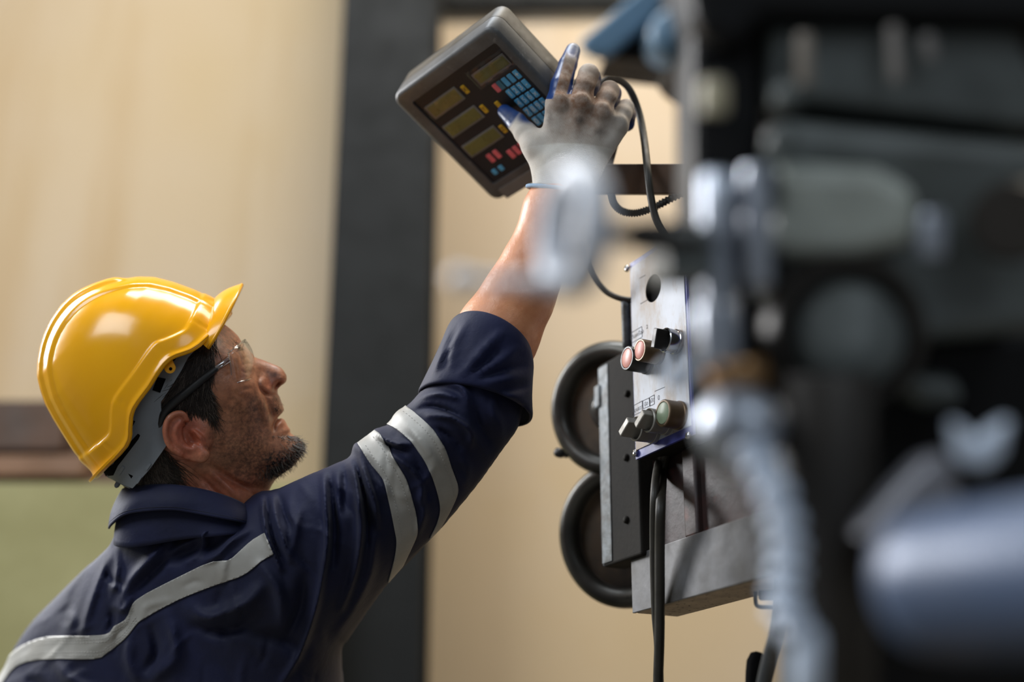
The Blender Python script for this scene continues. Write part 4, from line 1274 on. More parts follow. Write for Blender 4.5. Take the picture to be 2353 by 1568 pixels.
def D(px, py, z): return design(px, py, z)
G_FING = [  # chains of (px, py, z, radius mm)
    [(1283, 238, 22, 13.0), (1290, 196, 14, 11.6), (1305, 148, -6, 9.6), (1317, 116, -22, 8.0)],                                       # index
    [(1334, 238, 24, 13.0), (1342, 200, 17, 11.6), (1353, 170, 4, 10.8), (1360, 178, -22, 9.6), (1362, 205, -40, 8.6)],               # middle
    [(1382, 256, 21, 12.0), (1393, 226, 14, 10.6), (1401, 206, 2, 9.8), (1408, 214, -20, 8.8), (1408, 240, -36, 8.0)],               # ring
    [(1421, 284, 14, 10.8), (1431, 262, 8, 9.6), (1438, 247, -2, 8.4), (1443, 262, -18, 8.2), (1441, 285, -28, 8.0)],                # little
    [(1238, 338, 20, 16.0), (1208, 306, 4, 12.4), (1186, 280, -14, 10.2), (1160, 257, -30, 7.8)],                                     # thumb
]
PALM = [((1268, 385, 24, 17), (1284, 240, 21, 14.5)), ((1300, 385, 26, 17), (1334, 242, 23, 14.5)), ((1330, 385, 25, 17), (1381, 262, 20, 13.5)), ((1355, 380, 22, 16), (1417, 294, 13, 12.5)),
        ((1262, 390, 24, 18), (1232, 335, 18, 17))]
hg = 0.95
axg = grid(D(1125, 500, -58), D(1470, 85, 68), hg)
X, Y, Z = np.meshgrid(*axg, indexing='ij', sparse=True)
Dg = None
for a, b in PALM:
    s = cone_sd(X, Y, Z, D(*a[:3]), D(*b[:3]), a[3], b[3]); Dg = s if Dg is None else smin(Dg, s, 11)
wr = cone_sd(X, Y, Z, D(1304, 395, 25), D(1290, 455, 25), 33, 35)
wr = smax(wr, np.abs(Z - 25) - 27, 12)
Dg = smin(Dg, wr, 14)
fz = None
for ch in G_FING:
    d = None
    for a, b in zip(ch[:-1], ch[1:]):
        s = cone_sd(X, Y, Z, D(*a[:3]), D(*b[:3]), a[3] + 0.9, b[3] + 0.7); d = s if d is None else smin(d, s, 3.0)
    fz = d if fz is None else smin(fz, d, 1.2)
Dg = smin(Dg, fz, 6.0)
for (x, y, z, r) in ((1286, 232, 34, 7), (1336, 232, 37, 7.5), (1384, 252, 33, 7), (1424, 280, 24, 6)):              # knuckles
    Dg = smin(Dg, ell_sd(X, Y, Z, D(x, y, z), (r * 1.1, r, r * 0.55)), 9)
for a, b in (((1311, 213), (1318, 190)), ((1361, 222), (1370, 205)), ((1407, 250), (1414, 235))):                          # gaps between the fingers
    Dg = smax(Dg, -cone_sd(X, Y, Z, D(*a, 42), D(*b, 18), 2.2, 3.4), 4.0)
# open cuff: cut square below, hollow inside
cut_o = D(1290, 438, 0)
cut_n = np.array([-0.16, -0.95, 0.0]); cut_n = cut_n / np.linalg.norm(cut_n)
cutf = (X - cut_o[0]) * cut_n[0] + (Y - cut_o[1]) * cut_n[1] + (Z - 25) * 0.16
Dg = smax(Dg, cutf, 1.5)
hollow = cone_sd(X, Y, Z, D(1294, 425, 25), D(1278, 480, 25), 30.5, 33); hollow = smax(hollow, np.abs(Z - 25) - 24.5, 10)
Dg = np.maximum(Dg, -hollow)
Vg, Fg = surface_nets(Dg.astype(np.float32), axg, 2)
gx, gy, gz = CX + Vg[:, 0] / K, CY - Vg[:, 1] / K, Vg[:, 2]
Ng = vnormals(Vg, Fg)
me = new_mesh('glove', to_world(Vg), Fg, MAT['glove'])
# coating: palm side and fingertips
coat = np.clip((-Ng[:, 2] - 0.10) / 0.12, 0, 1)
coat[gy > 380] = 0
si = (gx - 1283) * 0.9636 + (gy - 238) * 0.2685 - 2
tipi = spot(gx, gy, (1318, 112), (17, 20), 6) * 1.4 + np.clip((si - 9) / 3, 0, 1) * (si < 21) * (gy < 216) * (gy > 95)
edge_l = np.clip((-si - 15) / 3, 0, 1) * (gy < 228) * (gy > 100) * (gx > 1240)
thumb_tip = np.clip((1.0 - ((gx - 1150) * 0.78 + (gy - 249) * 0.62) / 46) * 6, 0, 1) * (gx < 1216) * (gy < 306)
web = spot(gx, gy, (1212, 268), (26, 16), 4) * (gz < 20)
lit = ((gz < 0) & (gx > 1340)) * 1.0 + spot(gx, gy, (1436, 292), (16, 22), 6) * (gz < 6) * 1.4
coat = np.clip(np.maximum.reduce([coat, np.clip(tipi, 0, 1), edge_l * 1.0, thumb_tip, web, np.clip(lit, 0, 1)]), 0, 1)
grime = 0.12 + 0.85 * spot(gx, gy, (1350, 215), (100, 66), 3) + 0.6 * spot(gx, gy, (1290, 170), (34, 60), 3) + 0.45 * spot(gx, gy, (1330, 300), (80, 40), 2)
soot = 0.85 * spot(gx, gy, (1332, 276), (11, 12)) + 0.55 * spot(gx, gy, (1262, 268), (9, 26)) + 0.6 * spot(gx, gy, (1376, 304), (12, 8)) + 0.45 * spot(gx, gy, (1300, 145), (20, 40)) + 0.35 * spot(gx, gy, (1430, 270), (16, 22)) + 0.3 * spot(gx, gy, (1352, 190), (20, 30))
soot2 = 0.9 * spot(gx, gy, (1318, 105), (22, 16)) + 0.8 * spot(gx, gy, (1165, 268), (24, 14)) + 0.5 * spot(gx, gy, (1445, 232), (12, 10))
cuffm = np.clip((gy - (327 + (gx - 1300) ** 2 * 0.0012)) / 4, 0, 1)
grime = grime * (1 - cuffm)
for nm, a in (('coat', coat), ('grime', np.clip(grime, 0, 1)), ('soot', np.clip(soot, 0, 1) * (1 - cuffm)), ('soot2', np.clip(soot2, 0, 1)), ('cuff', cuffm)):
    set_attr(me, nm, a)
# knit courses run round the hand: first coordinate along the hand, second across
al = (gy - 440) * 0.5 + (gx - 1290) * 0.06
ac = (gx - 1300) * 0.5 / (0.8 + 0.0012 * np.abs(440 - gy)) + gz * 0.35
back = cuffm < 0.5
fan = np.where(back, (gx - 1300) * 0.5 - (gy - 330) * 0.16, al)
set_vattr(me, 'knit', np.stack([fan, np.where(back, al, ac), gz], 1))
glove = obj('glove', me, person)
glove['label'] = 'stained white knit work glove with blue rubber fingertips'
# hem
mth = np.linspace(0, 2 * np.pi, 64)
hemx = 1284 + 72 * np.cos(mth); hemy = 438 + 10 * np.cos(mth) - 6 * np.sin(mth); hemz = 25 + 28 * np.sin(mth)
v, f = tube_vf(Q(hemx, hemy, hemz), 0.0024, 8, None, False)
mesh_obj('glove_hem', v, f, plain('pale_blue_hem', srgb(150, 178, 205), 0.8, 0, 0.2, 60, 0.1), glove)

# ------------------------------------------------------------------ digital readout held by the hand
DA = np.array([[0.68012753, 0.67452094, -0.28766484], [0.35125367, -0.64378385, -0.68013435], [0.64398246, -0.36133621, 0.67478307]])
CAMB = np.stack([RIGHT, UP, -FWD], 1)
DAX = CAMB @ DA                                       # columns: to the right, downwards, out of the face (world)
DO = Q(1127, 57, 38)                            # upper right corner of the face
DW, DH, DT = 0.1795, 0.1850, 0.052
def dv(u, v, q=0.0):
    u, v, q = np.broadcast_arrays(np.asarray(u, float), np.asarray(v, float), np.asarray(q, float))
    return DO + u[..., None] * DAX[:, 0] + v[..., None] * DAX[:, 1] + q[..., None] * DAX[:, 2]
def duv(px, py, q=0.0):
    """face coordinates of the pixel"""
    d = Q(px, py, 0) - CAM; n = DAX[:, 2]; o = DO + n * q
    p = CAM + d * ((o - CAM) @ n / (d @ n)) - o
    return p @ DAX[:, 0], p @ DAX[:, 1]
t = NT('worn_grey_housing')
c = t.mix(t.ramp(t.noise(25, 6, 0.65), 0.35, 0.7), srgb(92, 92, 92), srgb(70, 69, 68))
c = t.mix(t.ramp(t.noise(60, 6, 0.7), 0.60, 0.72, 0, 0.6), c, srgb(130, 128, 126))
MAT['housing'] = t.set(color=c, rough=0.42, normal=t.bump(t.noise(300, 3), 0.15, 0.0006))
MAT['housing_back'] = plain('grimy_brown_housing', srgb(62, 54, 40), 0.5, 0, 0.3, 30, 0.08)
MAT['panel_black'] = plain('black_membrane', srgb(27, 27, 29), 0.42, 0, 0.2, 40, 0.03)
MAT['display'] = plain('olive_display_window', srgb(116, 116, 58), 0.3, 0, 0.25, 26, 0.02)
MAT['bezel_grey'] = plain('grey_display_bezel', srgb(116, 116, 112), 0.45, 0, 0.15, 40, 0.03)
MAT['key_blue'] = plain('blue_key', srgb(104, 192, 236), 0.4, 0, 0.18, 60, 0.03, c2=srgb(80, 166, 214))
MAT['key_teal'] = plain('dull_teal_key', srgb(62, 120, 142), 0.45, 0, 0.2, 60, 0.03)
MAT['key_red'] = plain('pink_red_key', srgb(232, 112, 120), 0.42, 0, 0.18, 60, 0.03)
MAT['key_yellow'] = plain('yellow_key', srgb(214, 172, 30), 0.45, 0, 0.2, 60, 0.03)
MAT['legend'] = plain('pale_legend', srgb(214, 226, 230), 0.6, 0, 0.05, 60, 0.0)
MAT['legend_dark'] = plain('dark_legend', srgb(34, 34, 30), 0.6, 0, 0.05, 60, 0.0)
dro = empty('digital_readout', dv(-DW / 2, DH / 2, -DT / 2))
tag(dro, 'grey digital readout with blue keypad held up by the gloved hand', 'readout')
def rrect(u0, u1, v0, v1, r, n=7):
    out = []
    for cu, cv, a0 in ((u1 - r, v1 - r, 0), (u0 + r, v1 - r, 90), (u0 + r, v0 + r, 180), (u1 - r, v0 + r, 270)):
        for a in np.linspace(a0, a0 + 90, n):
            out.append((cu + r * math.cos(math.radians(a)), cv + r * math.sin(math.radians(a))))
    return np.array(out)
def slab(levels, r, ext=(-DW, 0, 0, DH), n=7):
    """levels: (inset, q)"""
    rings = []
    for ins, q in levels:
        p = rrect(ext[0] + ins, ext[1] - ins, ext[2] + ins, ext[3] - ins, max(r - ins, 0.0005), n)
        rings.append(dv(p[:, 0], p[:, 1], q))
    return rings
# the window of the membrane, read from its corners
pu = [duv(1138, 98), duv(946, 236), duv(1133, 424)]
PU0, PU1 = pu[1][0], pu[0][0]; PV0, PV1 = (pu[0][1] + pu[1][1]) / 2, pu[2][1]
PU1 = -0.012
pr = rrect(PU0, PU1, PV0, PV1, 0.003, 7)
rings = slab([(0.0, -0.0265), (0.0, -0.005), (0.0012, -0.0022), (0.0035, -0.0006), (0.006, 0.0)], 0.013)
inner = [dv(pr[:, 0], pr[:, 1], 0.0), dv(pr[:, 0], pr[:, 1], -0.004)]
v, f = loft_vf(rings + inner, True, True)
mesh_obj('front_bezel', v, f, MAT['housing'], dro, sharp=38)
v, f = loft_vf(slab([(0.0012, -0.0255), (0.0012, -0.0272), (0.0, -0.0274), (0.0, -0.048), (0.0015, -0.051), (0.004, -0.052)], 0.013))
mesh_obj('rear_housing', v, f, MAT['housing_back'], dro, sharp=38)
v, f = loft_vf(slab([(0.0, -0.0515), (0.0, -0.056), (0.002, -0.058)], 0.008, (-DW + 0.015, -0.006, 0.03, DH - 0.02)))
mesh_obj('back_cover', v, f, MAT['housing_back'], dro, sharp=38)
pr2 = rrect(PU0 - 0.0005, PU1 + 0.0005, PV0 - 0.0005, PV1 + 0.0005, 0.003, 7)
v, f = loft_vf([dv(pr2[:, 0], pr2[:, 1], -0.0045), dv(pr2[:, 0], pr2[:, 1], -0.0028)])
membrane = mesh_obj('membrane', v, f, MAT['panel_black'], dro, smooth=False)
MQ = -0.0028
def quad_item(name, quad, h, mat, parent, inset=0.0, q0=MQ, r=0.0012):
    """a raised rounded rectangle on the face from its picture corners: top-left, top-right, bottom-right, bottom-left"""
    a = np.array([duv(x, y, q0) for x, y in quad])
    u0, u1 = (a[0, 0] + a[3, 0]) / 2, (a[1, 0] + a[2, 0]) / 2; v0, v1 = (a[0, 1] + a[1, 1]) / 2, (a[2, 1] + a[3, 1]) / 2
    return rect_item(name, u0 + inset, u1 - inset, v0 + inset, v1 - inset, h, mat, parent, q0, r), (u0, u1, v0, v1)
def rect_item(name, u0, u1, v0, v1, h, mat, parent, q0=MQ, r=0.0012):
    p = rrect(u0, u1, v0, v1, r, 4); e = min(0.0004, h * 0.5); p2 = rrect(u0 + e, u1 - e, v0 + e, v1 - e, max(r - e, 0.0002), 4)
    v, f = loft_vf([dv(p[:, 0], p[:, 1], q0 - 0.0002), dv(p[:, 0], p[:, 1], q0 + h - e), dv(p2[:, 0], p2[:, 1], q0 + h)])
    return mesh_obj(name, v, f, mat, parent, smooth=False)
def off_of(p):
    o = Vector((0, 0, 0))
    while p is not None: o += Vector(p.location); p = p.parent
    return o
def text_on(name, s, pos, ax, size, mat, parent, thick=0.00008, sx=1.0):
    cu = bpy.data.curves.new(name, 'FONT'); cu.body = s; cu.size = size; cu.align_x = 'CENTER'; cu.align_y = 'CENTER'; cu.extrude = thick
    cu.materials.append(mat)
    tmp = bpy.data.objects.new(name, cu); COL.objects.link(tmp)
    bpy.context.view_layer.update()
    me = bpy.data.meshes.new_from_object(tmp.evaluated_get(bpy.context.evaluated_depsgraph_get()))
    bpy.data.objects.remove(tmp)
    o = bpy.data.objects.new(name, me); COL.objects.link(o); o.parent = parent
    M_ = Matrix(((ax[0][0] * sx, ax[1][0], ax[2][0]), (ax[0][1] * sx, ax[1][1], ax[2][1]), (ax[0][2] * sx, ax[1][2], ax[2][2])))
    o.matrix_basis = Matrix.Translation(Vector(pos) - off_of(parent)) @ M_.to_4x4()
    return o
TAX = (DAX[:, 0], -DAX[:, 1], DAX[:, 2])
def C2(x, y): return (960 + x / 4.356, 80 + y / 4.356)
quads = [[(360, 520), (490, 630), (185, 840), (60, 730)], [(560, 700), (680, 815), (355, 1035), (240, 925)], [(755, 905), (875, 1015), (545, 1225), (430, 1120)], [(850, 182), (958, 296), (636, 492), (520, 408)]]
for qd in quads:
    a, b, c_, d = [C2(*p) for p in qd]
    # picture corners: a = right top, b = right bottom, c = left bottom, d = left top
    w, (u0, u1, v0, v1) = quad_item('display_bezel', [d, a, b, c_], 0.0012, MAT['bezel_grey'], dro)
    d_ = rect_item('display', u0 + 0.0022, u1 - 0.0022, v0 + 0.0022, v1 - 0.0022, 0.0015, MAT['display'], dro)
# keypad grid
k11 = np.array(duv(1173.5, 215, MQ)); k14 = np.array(duv(1209, 191.8, MQ)); k31 = np.array(duv(1213.7, 256.8, MQ))
cu_ = (k14 - k11) / 3; cv_ = (k31 - k11) / 2
kw, kh = abs(cu_[0]) * 0.40, abs(cv_[1]) * 0.40
v, f = loft_vf([dv(*rrect(k11[0] - kw * 1.9 - 0.0, k14[0] + kw * 2.1, k11[1] - cv_[1] - kh * 1.7, k11[1] + 3.6 * cv_[1], 0.002, 4).T, MQ - 0.0002), dv(*rrect(k11[0] - kw * 1.9, k14[0] + kw * 2.1, k11[1] - cv_[1] - kh * 1.7, k11[1] + 3.6 * cv_[1], 0.002, 4).T, MQ + 0.0004)])
KEYS = [[('', 'key_red', -1), ('', 'key_teal', -0.17), ('', 'key_blue', 0.83), ('', 'key_blue', 1.9), ('+', 'key_blue', 3)], [('1', 'key_blue', 0), ('2', 'key_blue', 1), ('3', 'key_blue', 2), ('-', 'key_blue', 3)],
        [('4', 'key_blue', 0), ('5', 'key_blue', 1), ('6', 'key_blue', 2), ('x', 'key_blue', 3)], [('7', 'key_blue', 0), ('8', 'key_blue', 1), ('9', 'key_blue', 2), ('÷', 'key_blue', 3)], [('0', 'key_blue', 0), ('.', 'key_blue', 1), ('=', 'key_blue', 2), ('', 'key_blue', 3)]]
for r, row in enumerate(KEYS):
    for s, m_, c_ in row:
        cc = k11 + cu_ * c_ + cv_ * (r - 1)
        ky = rect_item('key', cc[0] - kw, cc[0] + kw, cc[1] - kh, cc[1] + kh, 0.0011, MAT[m_], dro)
        if s:
            text_on('legend', s, dv(cc[0], cc[1], MQ + 0.00115), TAX, 0.0105, MAT['legend'], ky)
# yellow axis keys, red mode keys, blue keys
for (x, y), ch in (((475, 545), 'X0'), ((665, 740), 'Y0'), ((855, 940), 'Z0'), ((815, 705), '')):
    cc = np.array(duv(*C2(x, y), MQ))
    ky = rect_item('key', cc[0] - kw * 0.9, cc[0] + kw * 0.9, cc[1] - kh * 1.0, cc[1] + kh * 1.0, 0.0011, MAT['key_yellow'], dro)
    if ch: text_on('legend', ch[0], dv(cc[0], cc[1], MQ + 0.00115), TAX, 0.0075, MAT['legend_dark'], ky)
for x, y, m_ in ((733, 1232, 'key_red'), (795, 1192, 'key_red'), (938, 1190, 'key_red'), (992, 1152, 'key_red'), (1048, 1112, 'key_red')):
    cc = np.array(duv(*C2(x, y), MQ))
    rect_item('key', cc[0] - kw * 1.05, cc[0] + kw * 1.05, cc[1] - kh * 1.05, cc[1] + kh * 1.05, 0.0011, MAT[m_], dro)
for x, y in ((772, 1370), (836, 1331)):
    cc = np.array(duv(*C2(x, y), MQ))
    rect_item('key', cc[0] - kw * 0.95, cc[0] + kw * 0.95, cc[1] - kh * 0.62, cc[1] + kh * 0.62, 0.0011, MAT['key_blue'], dro)
# lower label plate and clear film over the upper displays
a = np.array(duv(1150, 441)); b = np.array(duv(1215, 399))
rect_item('label_plate', a[0], b[0] + 0.02, a[1] - 0.004, a[1] + 0.012, 0.0006, MAT['bezel_grey'], dro, 0.0)
def film(name, cpx, amp):
    pts_ = [np.array(duv(*C2(*p), MQ)) for p in cpx]
    u0, u1 = min(p[0] for p in pts_), max(p[0] for p in pts_); v0, v1 = min(p[1] for p in pts_), max(p[1] for p in pts_)
    uu, vv = np.meshgrid(np.linspace(u0, u1, 24), np.linspace(v0, v1, 14))
    q = MQ + 0.0022 + amp * (np.sin(uu * 260 + vv * 90) * 0.5 + np.sin(vv * 420) * 0.5) * 0.4
    G = dv(uu, vv, q)
    v, f = solid_grid(G, 0.0003)
    mesh_obj(name, v, f, MAT['film'], dro)
film('clear_film', [(845, 120), (985, 300), (640, 520), (500, 400)], 0.0009)
film('clear_film', [(360, 520), (490, 630), (185, 840), (60, 740)], 0.0008)

# cable gland on its back and the cables
MAT['cable'] = plain('black_cable', srgb(46, 42, 34), 0.5, 0, 0.3, 40, 0.05)
MAT['conduit'] = plain('dark_ribbed_conduit', srgb(56, 52, 44), 0.5, 0, 0.3, 40, 0.05)
v, f = tube_vf([Q(1372, 205, -40), Q(1384, 192, -42), Q(1400, 181, -44), Q(1409, 183, -45)], [0.0055, 0.0050, 0.0046, 0.0046], 12)
mesh_obj('cable_gland', v, f, MAT['cable'], dro)
v, f = tube_vf([Q(1404, 182, -45), Q(1425, 184, -46), Q(1448, 208, -47), Q(1468, 258, -48), Q(1480, 320, -25), Q(1488, 390, 15), Q(1496, 455, 22), Q(1510, 510, 24), Q(1540, 560, 30)], 0.0043, 10)
tag(mesh_obj('readout_cable', v, f, MAT['cable']), 'thin black cable arching down from behind the glove', 'cable')

# ------------------------------------------------------------------ the machine the readout hangs on
MAT['alu'] = plain('dull_machined_metal', srgb(118, 118, 120), 0.5, 0.4, 0.25, 22, 0.12, c2=srgb(92, 90, 88))
t = NT('pitted_casting')
c = t.mix(t.ramp(t.noise(40, 5), 0.35, 0.65), srgb(186, 166, 142), srgb(156, 138, 118))
c = t.mix(t.ramp(t.noise(160, 4, 0.6), 0.60, 0.66), c, srgb(34, 28, 24))
MAT['pitted'] = t.set(color=c, rough=0.7, normal=t.bump(t.noise(160, 4), 0.5, 0.002))
t = NT('grimy_dark_machine')
c = t.mix(t.ramp(t.noise(18, 5, 0.62), 0.35, 0.7), srgb(24, 22, 19), srgb(36, 32, 27))
c = t.mix(t.ramp(t.noise(55, 5), 0.60, 0.75, 0, 0.5), c, srgb(22, 20, 18))
MAT['grime'] = t.set(color=c, rough=0.75, spec=0.2, normal=t.bump(t.noise(120, 4), 0.25, 0.0015))
t = NT('worn_red_brown_paint')
c = t.mix(t.ramp(t.noise(16, 5, 0.6), 0.40, 0.62), srgb(52, 26, 22), srgb(34, 24, 22))
c = t.mix(t.ramp(t.noise(30, 5), 0.60, 0.75, 0, 0.7), c, srgb(110, 52, 40))
MAT['red_rust'] = t.set(color=c, rough=0.5, normal=t.bump(t.noise(90, 4), 0.3, 0.0015))
MAT['edge_metal'] = plain('pale_chipped_metal', srgb(118, 126, 131), 0.5, 0.1, 0.3, 60, 0.3, c2=srgb(66, 68, 66))  # chipped metal; its pale tone also gives the lit edge of the bracket
t = NT('rusty_flat_bar')
c = t.mix(t.ramp(t.noise(14, 6, 0.65), 0.35, 0.65), srgb(72, 58, 48), srgb(98, 72, 52))
c = t.mix(t.ramp(t.noise(60, 5), 0.58, 0.75, 0, 0.6), c, srgb(48, 42, 40))
MAT['bar'] = t.set(color=c, rough=0.6, normal=t.bump(t.noise(100, 4), 0.2, 0.001))
t = NT('white_control_plate')
c = t.mix(t.ramp(t.noise(20, 5), 0.35, 0.7), srgb(176, 182, 193), srgb(160, 164, 172))
sc_ = t.ramp(t.noise(17, 6, 0.7, stretch=(1, 1, 0.4)), 0.42, 0.56, 0, 0.9)
c = t.mix(t.math('MULTIPLY', sc_, 1.0), c, srgb(134, 110, 80))
c = t.mix(t.ramp(t.noise(70, 4, 0.7, stretch=(1, 1, 0.25)), 0.66, 0.74, 0, 0.6), c, srgb(110, 96, 84))
MAT['plate'] = t.set(color=c, rough=0.45, spec=0.35, metal=0.0, normal=t.bump(t.noise(60, 3), 0.04, 0.001))
MAT['blue_edge'] = plain('blue_painted_edge', srgb(74, 78, 150), 0.45, 0, 0.2, 40, 0.03)
MAT['chrome'] = plain('bright_steel', srgb(200, 200, 202), 0.18, 1.0, 0.12, 30, 0.02)
MAT['satin'] = plain('satin_grey_switch', srgb(156, 152, 144), 0.35, 0.45, 0.15, 40, 0.03)
MAT['black_plastic'] = plain('black_switch_plastic', srgb(34, 32, 30), 0.38, 0, 0.2, 40, 0.03)
MAT['brass'] = plain('tarnished_brass_collar', srgb(112, 92, 68), 0.35, 0.5, 0.3, 30, 0.05)
MAT['pink'] = plain('faded_red_button', srgb(214, 140, 124), 0.4, 0, 0.12, 40, 0.02)
MAT['mint'] = plain('faded_green_button', srgb(136, 152, 124), 0.4, 0, 0.12, 40, 0.02)
MAT['wheel'] = plain('dark_worn_handwheel', srgb(78, 76, 70), 0.34, 0.45, 0.3, 14, 0.06, c2=srgb(52, 50, 46))
MAT['wheel_web'] = plain('brown_wheel_web', srgb(104, 86, 68), 0.5, 0.1, 0.35, 18, 0.1, c2=srgb(62, 54, 46))
MAT['ink'] = plain('black_ink', srgb(40, 40, 48), 0.7, 0, 0.1, 40, 0.0)

E1 = np.array([0.45, -0.893, 0.0]); E1 /= np.linalg.norm(E1)            # along the machine front, towards the right and the viewer
EN = np.array([-0.893, -0.45, 0.0]); EN /= np.linalg.norm(EN)           # out of the front
EZ = np.array([0, 0, 1.0])
MAX = np.stack([E1, EN, EZ], 1)
def hit(px, py, origin):
    """pixel -> point of the upright plane through origin facing EN"""
    d = Q(px, py, 0) - CAM
    return CAM + d * (((origin - CAM) @ EN) / (d @ EN))
def mbox(name, o, s0, s1, t0, t1, z0, z1, mat, parent, bevel=0.0015):
    """box in machine axes relative to o: s along the front, t out of it, z up"""
    c = o + E1 * (s0 + s1) / 2 + EN * (t0 + t1) / 2 + EZ * (z0 + z1) / 2
    v, f = box_vf(c, MAX, ((s1 - s0) / 2, (t1 - t0) / 2, (z1 - z0) / 2))
    return mesh_obj(name, v, f, mat, parent, smooth=False, bevel=bevel)

# ---- aluminium faced block (beam) at the bottom of the machine front
BO = P(1453, 1410, 1.60)
b_tr = hit(1764, 1186, BO); b_h = hit(1453, 1277, BO)
bl = (b_tr - BO) @ E1; bh = (b_h - BO) @ EZ
block = empty('machine_block', BO + E1 * bl / 2 - EN * 0.03)
mbox('face_plate', BO, 0, bl + 0.25, -0.004, 0.0, 0, bh, MAT['alu'], block, 0.0008)
mbox('casting', BO, 0.001, bl + 0.25, -0.06, -0.004, 0.0, bh, MAT['pitted'], block, 0.002)
tag(block, 'grey metal block with pitted underside below the control panel', 'machine part')

# ---- machine body behind it
body = empty('milling_machine', np.array([BO[0] + 0.2, BO[1] + 0.1, 0]))
mbox('red_housing', BO, 0.012, bl + 0.25, -0.16, -0.012, bh, bh + 0.108, MAT['red_rust'], body, 0.003)
mbox('upright_rib', BO, 0.010, 0.020, -0.016, -0.006, bh, bh + 0.108, MAT['edge_metal'], body, 0.001)
mbox('upright_rib', BO, 0.105, 0.130, -0.020, -0.004, bh, bh + 0.10, MAT['red_rust'], body, 0.003)
mbox('column', BO, 0.20, bl + 0.30, -0.40, -0.09, -BO[2], bh + 0.50, MAT['grime'], body, 0.006)
mbox('foot', BO, 0.02, bl + 0.40, -0.50, 0.02, -BO[2], -BO[2] + 0.10, MAT['grime'], body, 0.01)
tag(body, 'dark grimy machine body with red brown housing behind the control panel', 'machine')

# ---- control panel box
PO = P(1462, 1054, 1.605)
p_br = hit(1592, 1008, PO); p_tl = hit(1441, 612, PO)
pw = (p_br - PO) @ E1; ph = (p_tl - PO) @ EZ
panel = empty('control_panel', PO + E1 * pw / 2 - EN * 0.04)
mbox('box', PO, 0.0, pw, -0.085, -0.003, 0.0, ph, MAT['grime'], panel, 0.002)
# front plate with a round hole
hc = hit(1503, 663, PO); hs, hz = (hc - PO) @ E1, (hc - PO) @ EZ
hr = 0.0165
ang = np.linspace(0, 2 * np.pi, 48, endpoint=False)
def plate_ring(t_, m=0.0032, zb=0.009, zt=0.006):
    inner = np.stack([hs + hr * np.cos(ang), hz + hr * np.sin(ang)], 1)
    s0, s1, z0, z1 = m * 0.5, pw - m * 0.5, zb, ph - zt
    outer = []
    for a in ang:
        d = np.array([math.cos(a), math.sin(a)]); k = min([((s1 if d[0] > 0 else s0) - hs) / d[0] if abs(d[0]) > 1e-9 else 9, ((z1 if d[1] > 0 else z0) - hz) / d[1] if abs(d[1]) > 1e-9 else 9])
        outer.append((hs + d[0] * k, hz + d[1] * k))
    outer = np.array(outer)
    for c_ in ((s0, z0), (s0, z1), (s1, z0), (s1, z1)):           # square the corners
        i = np.argmin(np.hypot(outer[:, 0] - c_[0], outer[:, 1] - c_[1])); outer[i] = c_
    w = lambda p: PO + p[:, :1] * E1 + p[:, 1:] * EZ + EN * t_
    return w(inner), w(outer)
i0, o0 = plate_ring(0.0012); i1, o1 = plate_ring(0.0)
v, f = loft_vf([i1, i0, o0, o1, i1], True, False)
mesh_obj('front_plate', v, f, MAT['plate'], panel, smooth=False)
i0, o0 = plate_ring(0.0, -0.002, -0.001, -0.001); i1, o1 = plate_ring(-0.003, -0.002, -0.001, -0.001)
v, f = loft_vf([i1, i0, o0, o1, i1], True, False)
mesh_obj('blue_frame', v, f, MAT['blue_edge'], panel, smooth=False)
v, f = lathe_vf(PO + E1 * hs + EZ * hz - EN * 0.0028, EN, [(0.0, 0.0001), (0.0, hr * 0.985), (0.0034, hr * 0.985)], 40, caps=False)
mesh_obj('socket_hole', v, f, MAT['black_slot'], panel)
for px_, py_ in ((1444, 618), (1463, 1042), (1585, 1002)):
    c_ = hit(px_, py_, PO)
    v, f = lathe_vf(c_ + EN * 0.001, EN, [(0, 0.0042), (0.0022, 0.004), (0.0034, 0.0028), (0.0038, 0.0)], 20)
    mesh_obj('screw', v, f, MAT['chrome'], panel)
def button(px_, py_, r, L, body_m, cap_m, name='push_button'):
    c_ = hit(px_, py_, PO) + EN * 0.0012
    v, f = lathe_vf(c_, EN, [(0, r * 1.06), (0.003, r * 1.06), (0.0035, r), (L - 0.001, r), (L, r * 0.94), (L, r * 0.84), (L - 0.0015, r * 0.82)], 40, EZ)
    b = mesh_obj(name, v, f, body_m, panel, sharp=40)
    v, f = lathe_vf(c_ + EN * (L - 0.0015), EN, [(0, r * 0.80), (0.0012, r * 0.79), (0.0018, r * 0.72), (0.0020, 0.0)], 40, EZ)
    mesh_obj('cap', v, f, cap_m, b, sharp=50)
    return b
def selector(px_, py_, r, L, ring_m, knob_m, tilt=0.35, lever=0.020):
    c_ = hit(px_, py_, PO) + EN * 0.0012
    v, f = lathe_vf(c_, EN, [(0, r * 1.02), (0.004, r * 1.02), (0.0045, r * 0.95), (L, r), (L + 0.001, r * 0.92), (L - 0.002, r * 0.80), (L - 0.006, r * 0.78), (L - 0.006, 0.0)], 40, EZ)
    b = mesh_obj('selector_switch', v, f, ring_m, panel, sharp=40)
    a = E1 * math.cos(tilt) + EZ * math.sin(tilt); n_ = np.cross(EN, a)
    v, f = box_vf(c_ + EN * (L - 0.006 + (lever + 0.006) / 2), np.stack([a, n_, EN], 1), (r * 0.80, r * 0.30, (lever + 0.006) / 2))
    mesh_obj('lever', v, f, knob_m, b, smooth=False, bevel=0.0012)
    return b
button(1491, 832, 0.0140, 0.028, MAT['black_plastic'], MAT['pink'])
button(1517, 813, 0.0128, 0.026, MAT['brass'], MAT['pink'])
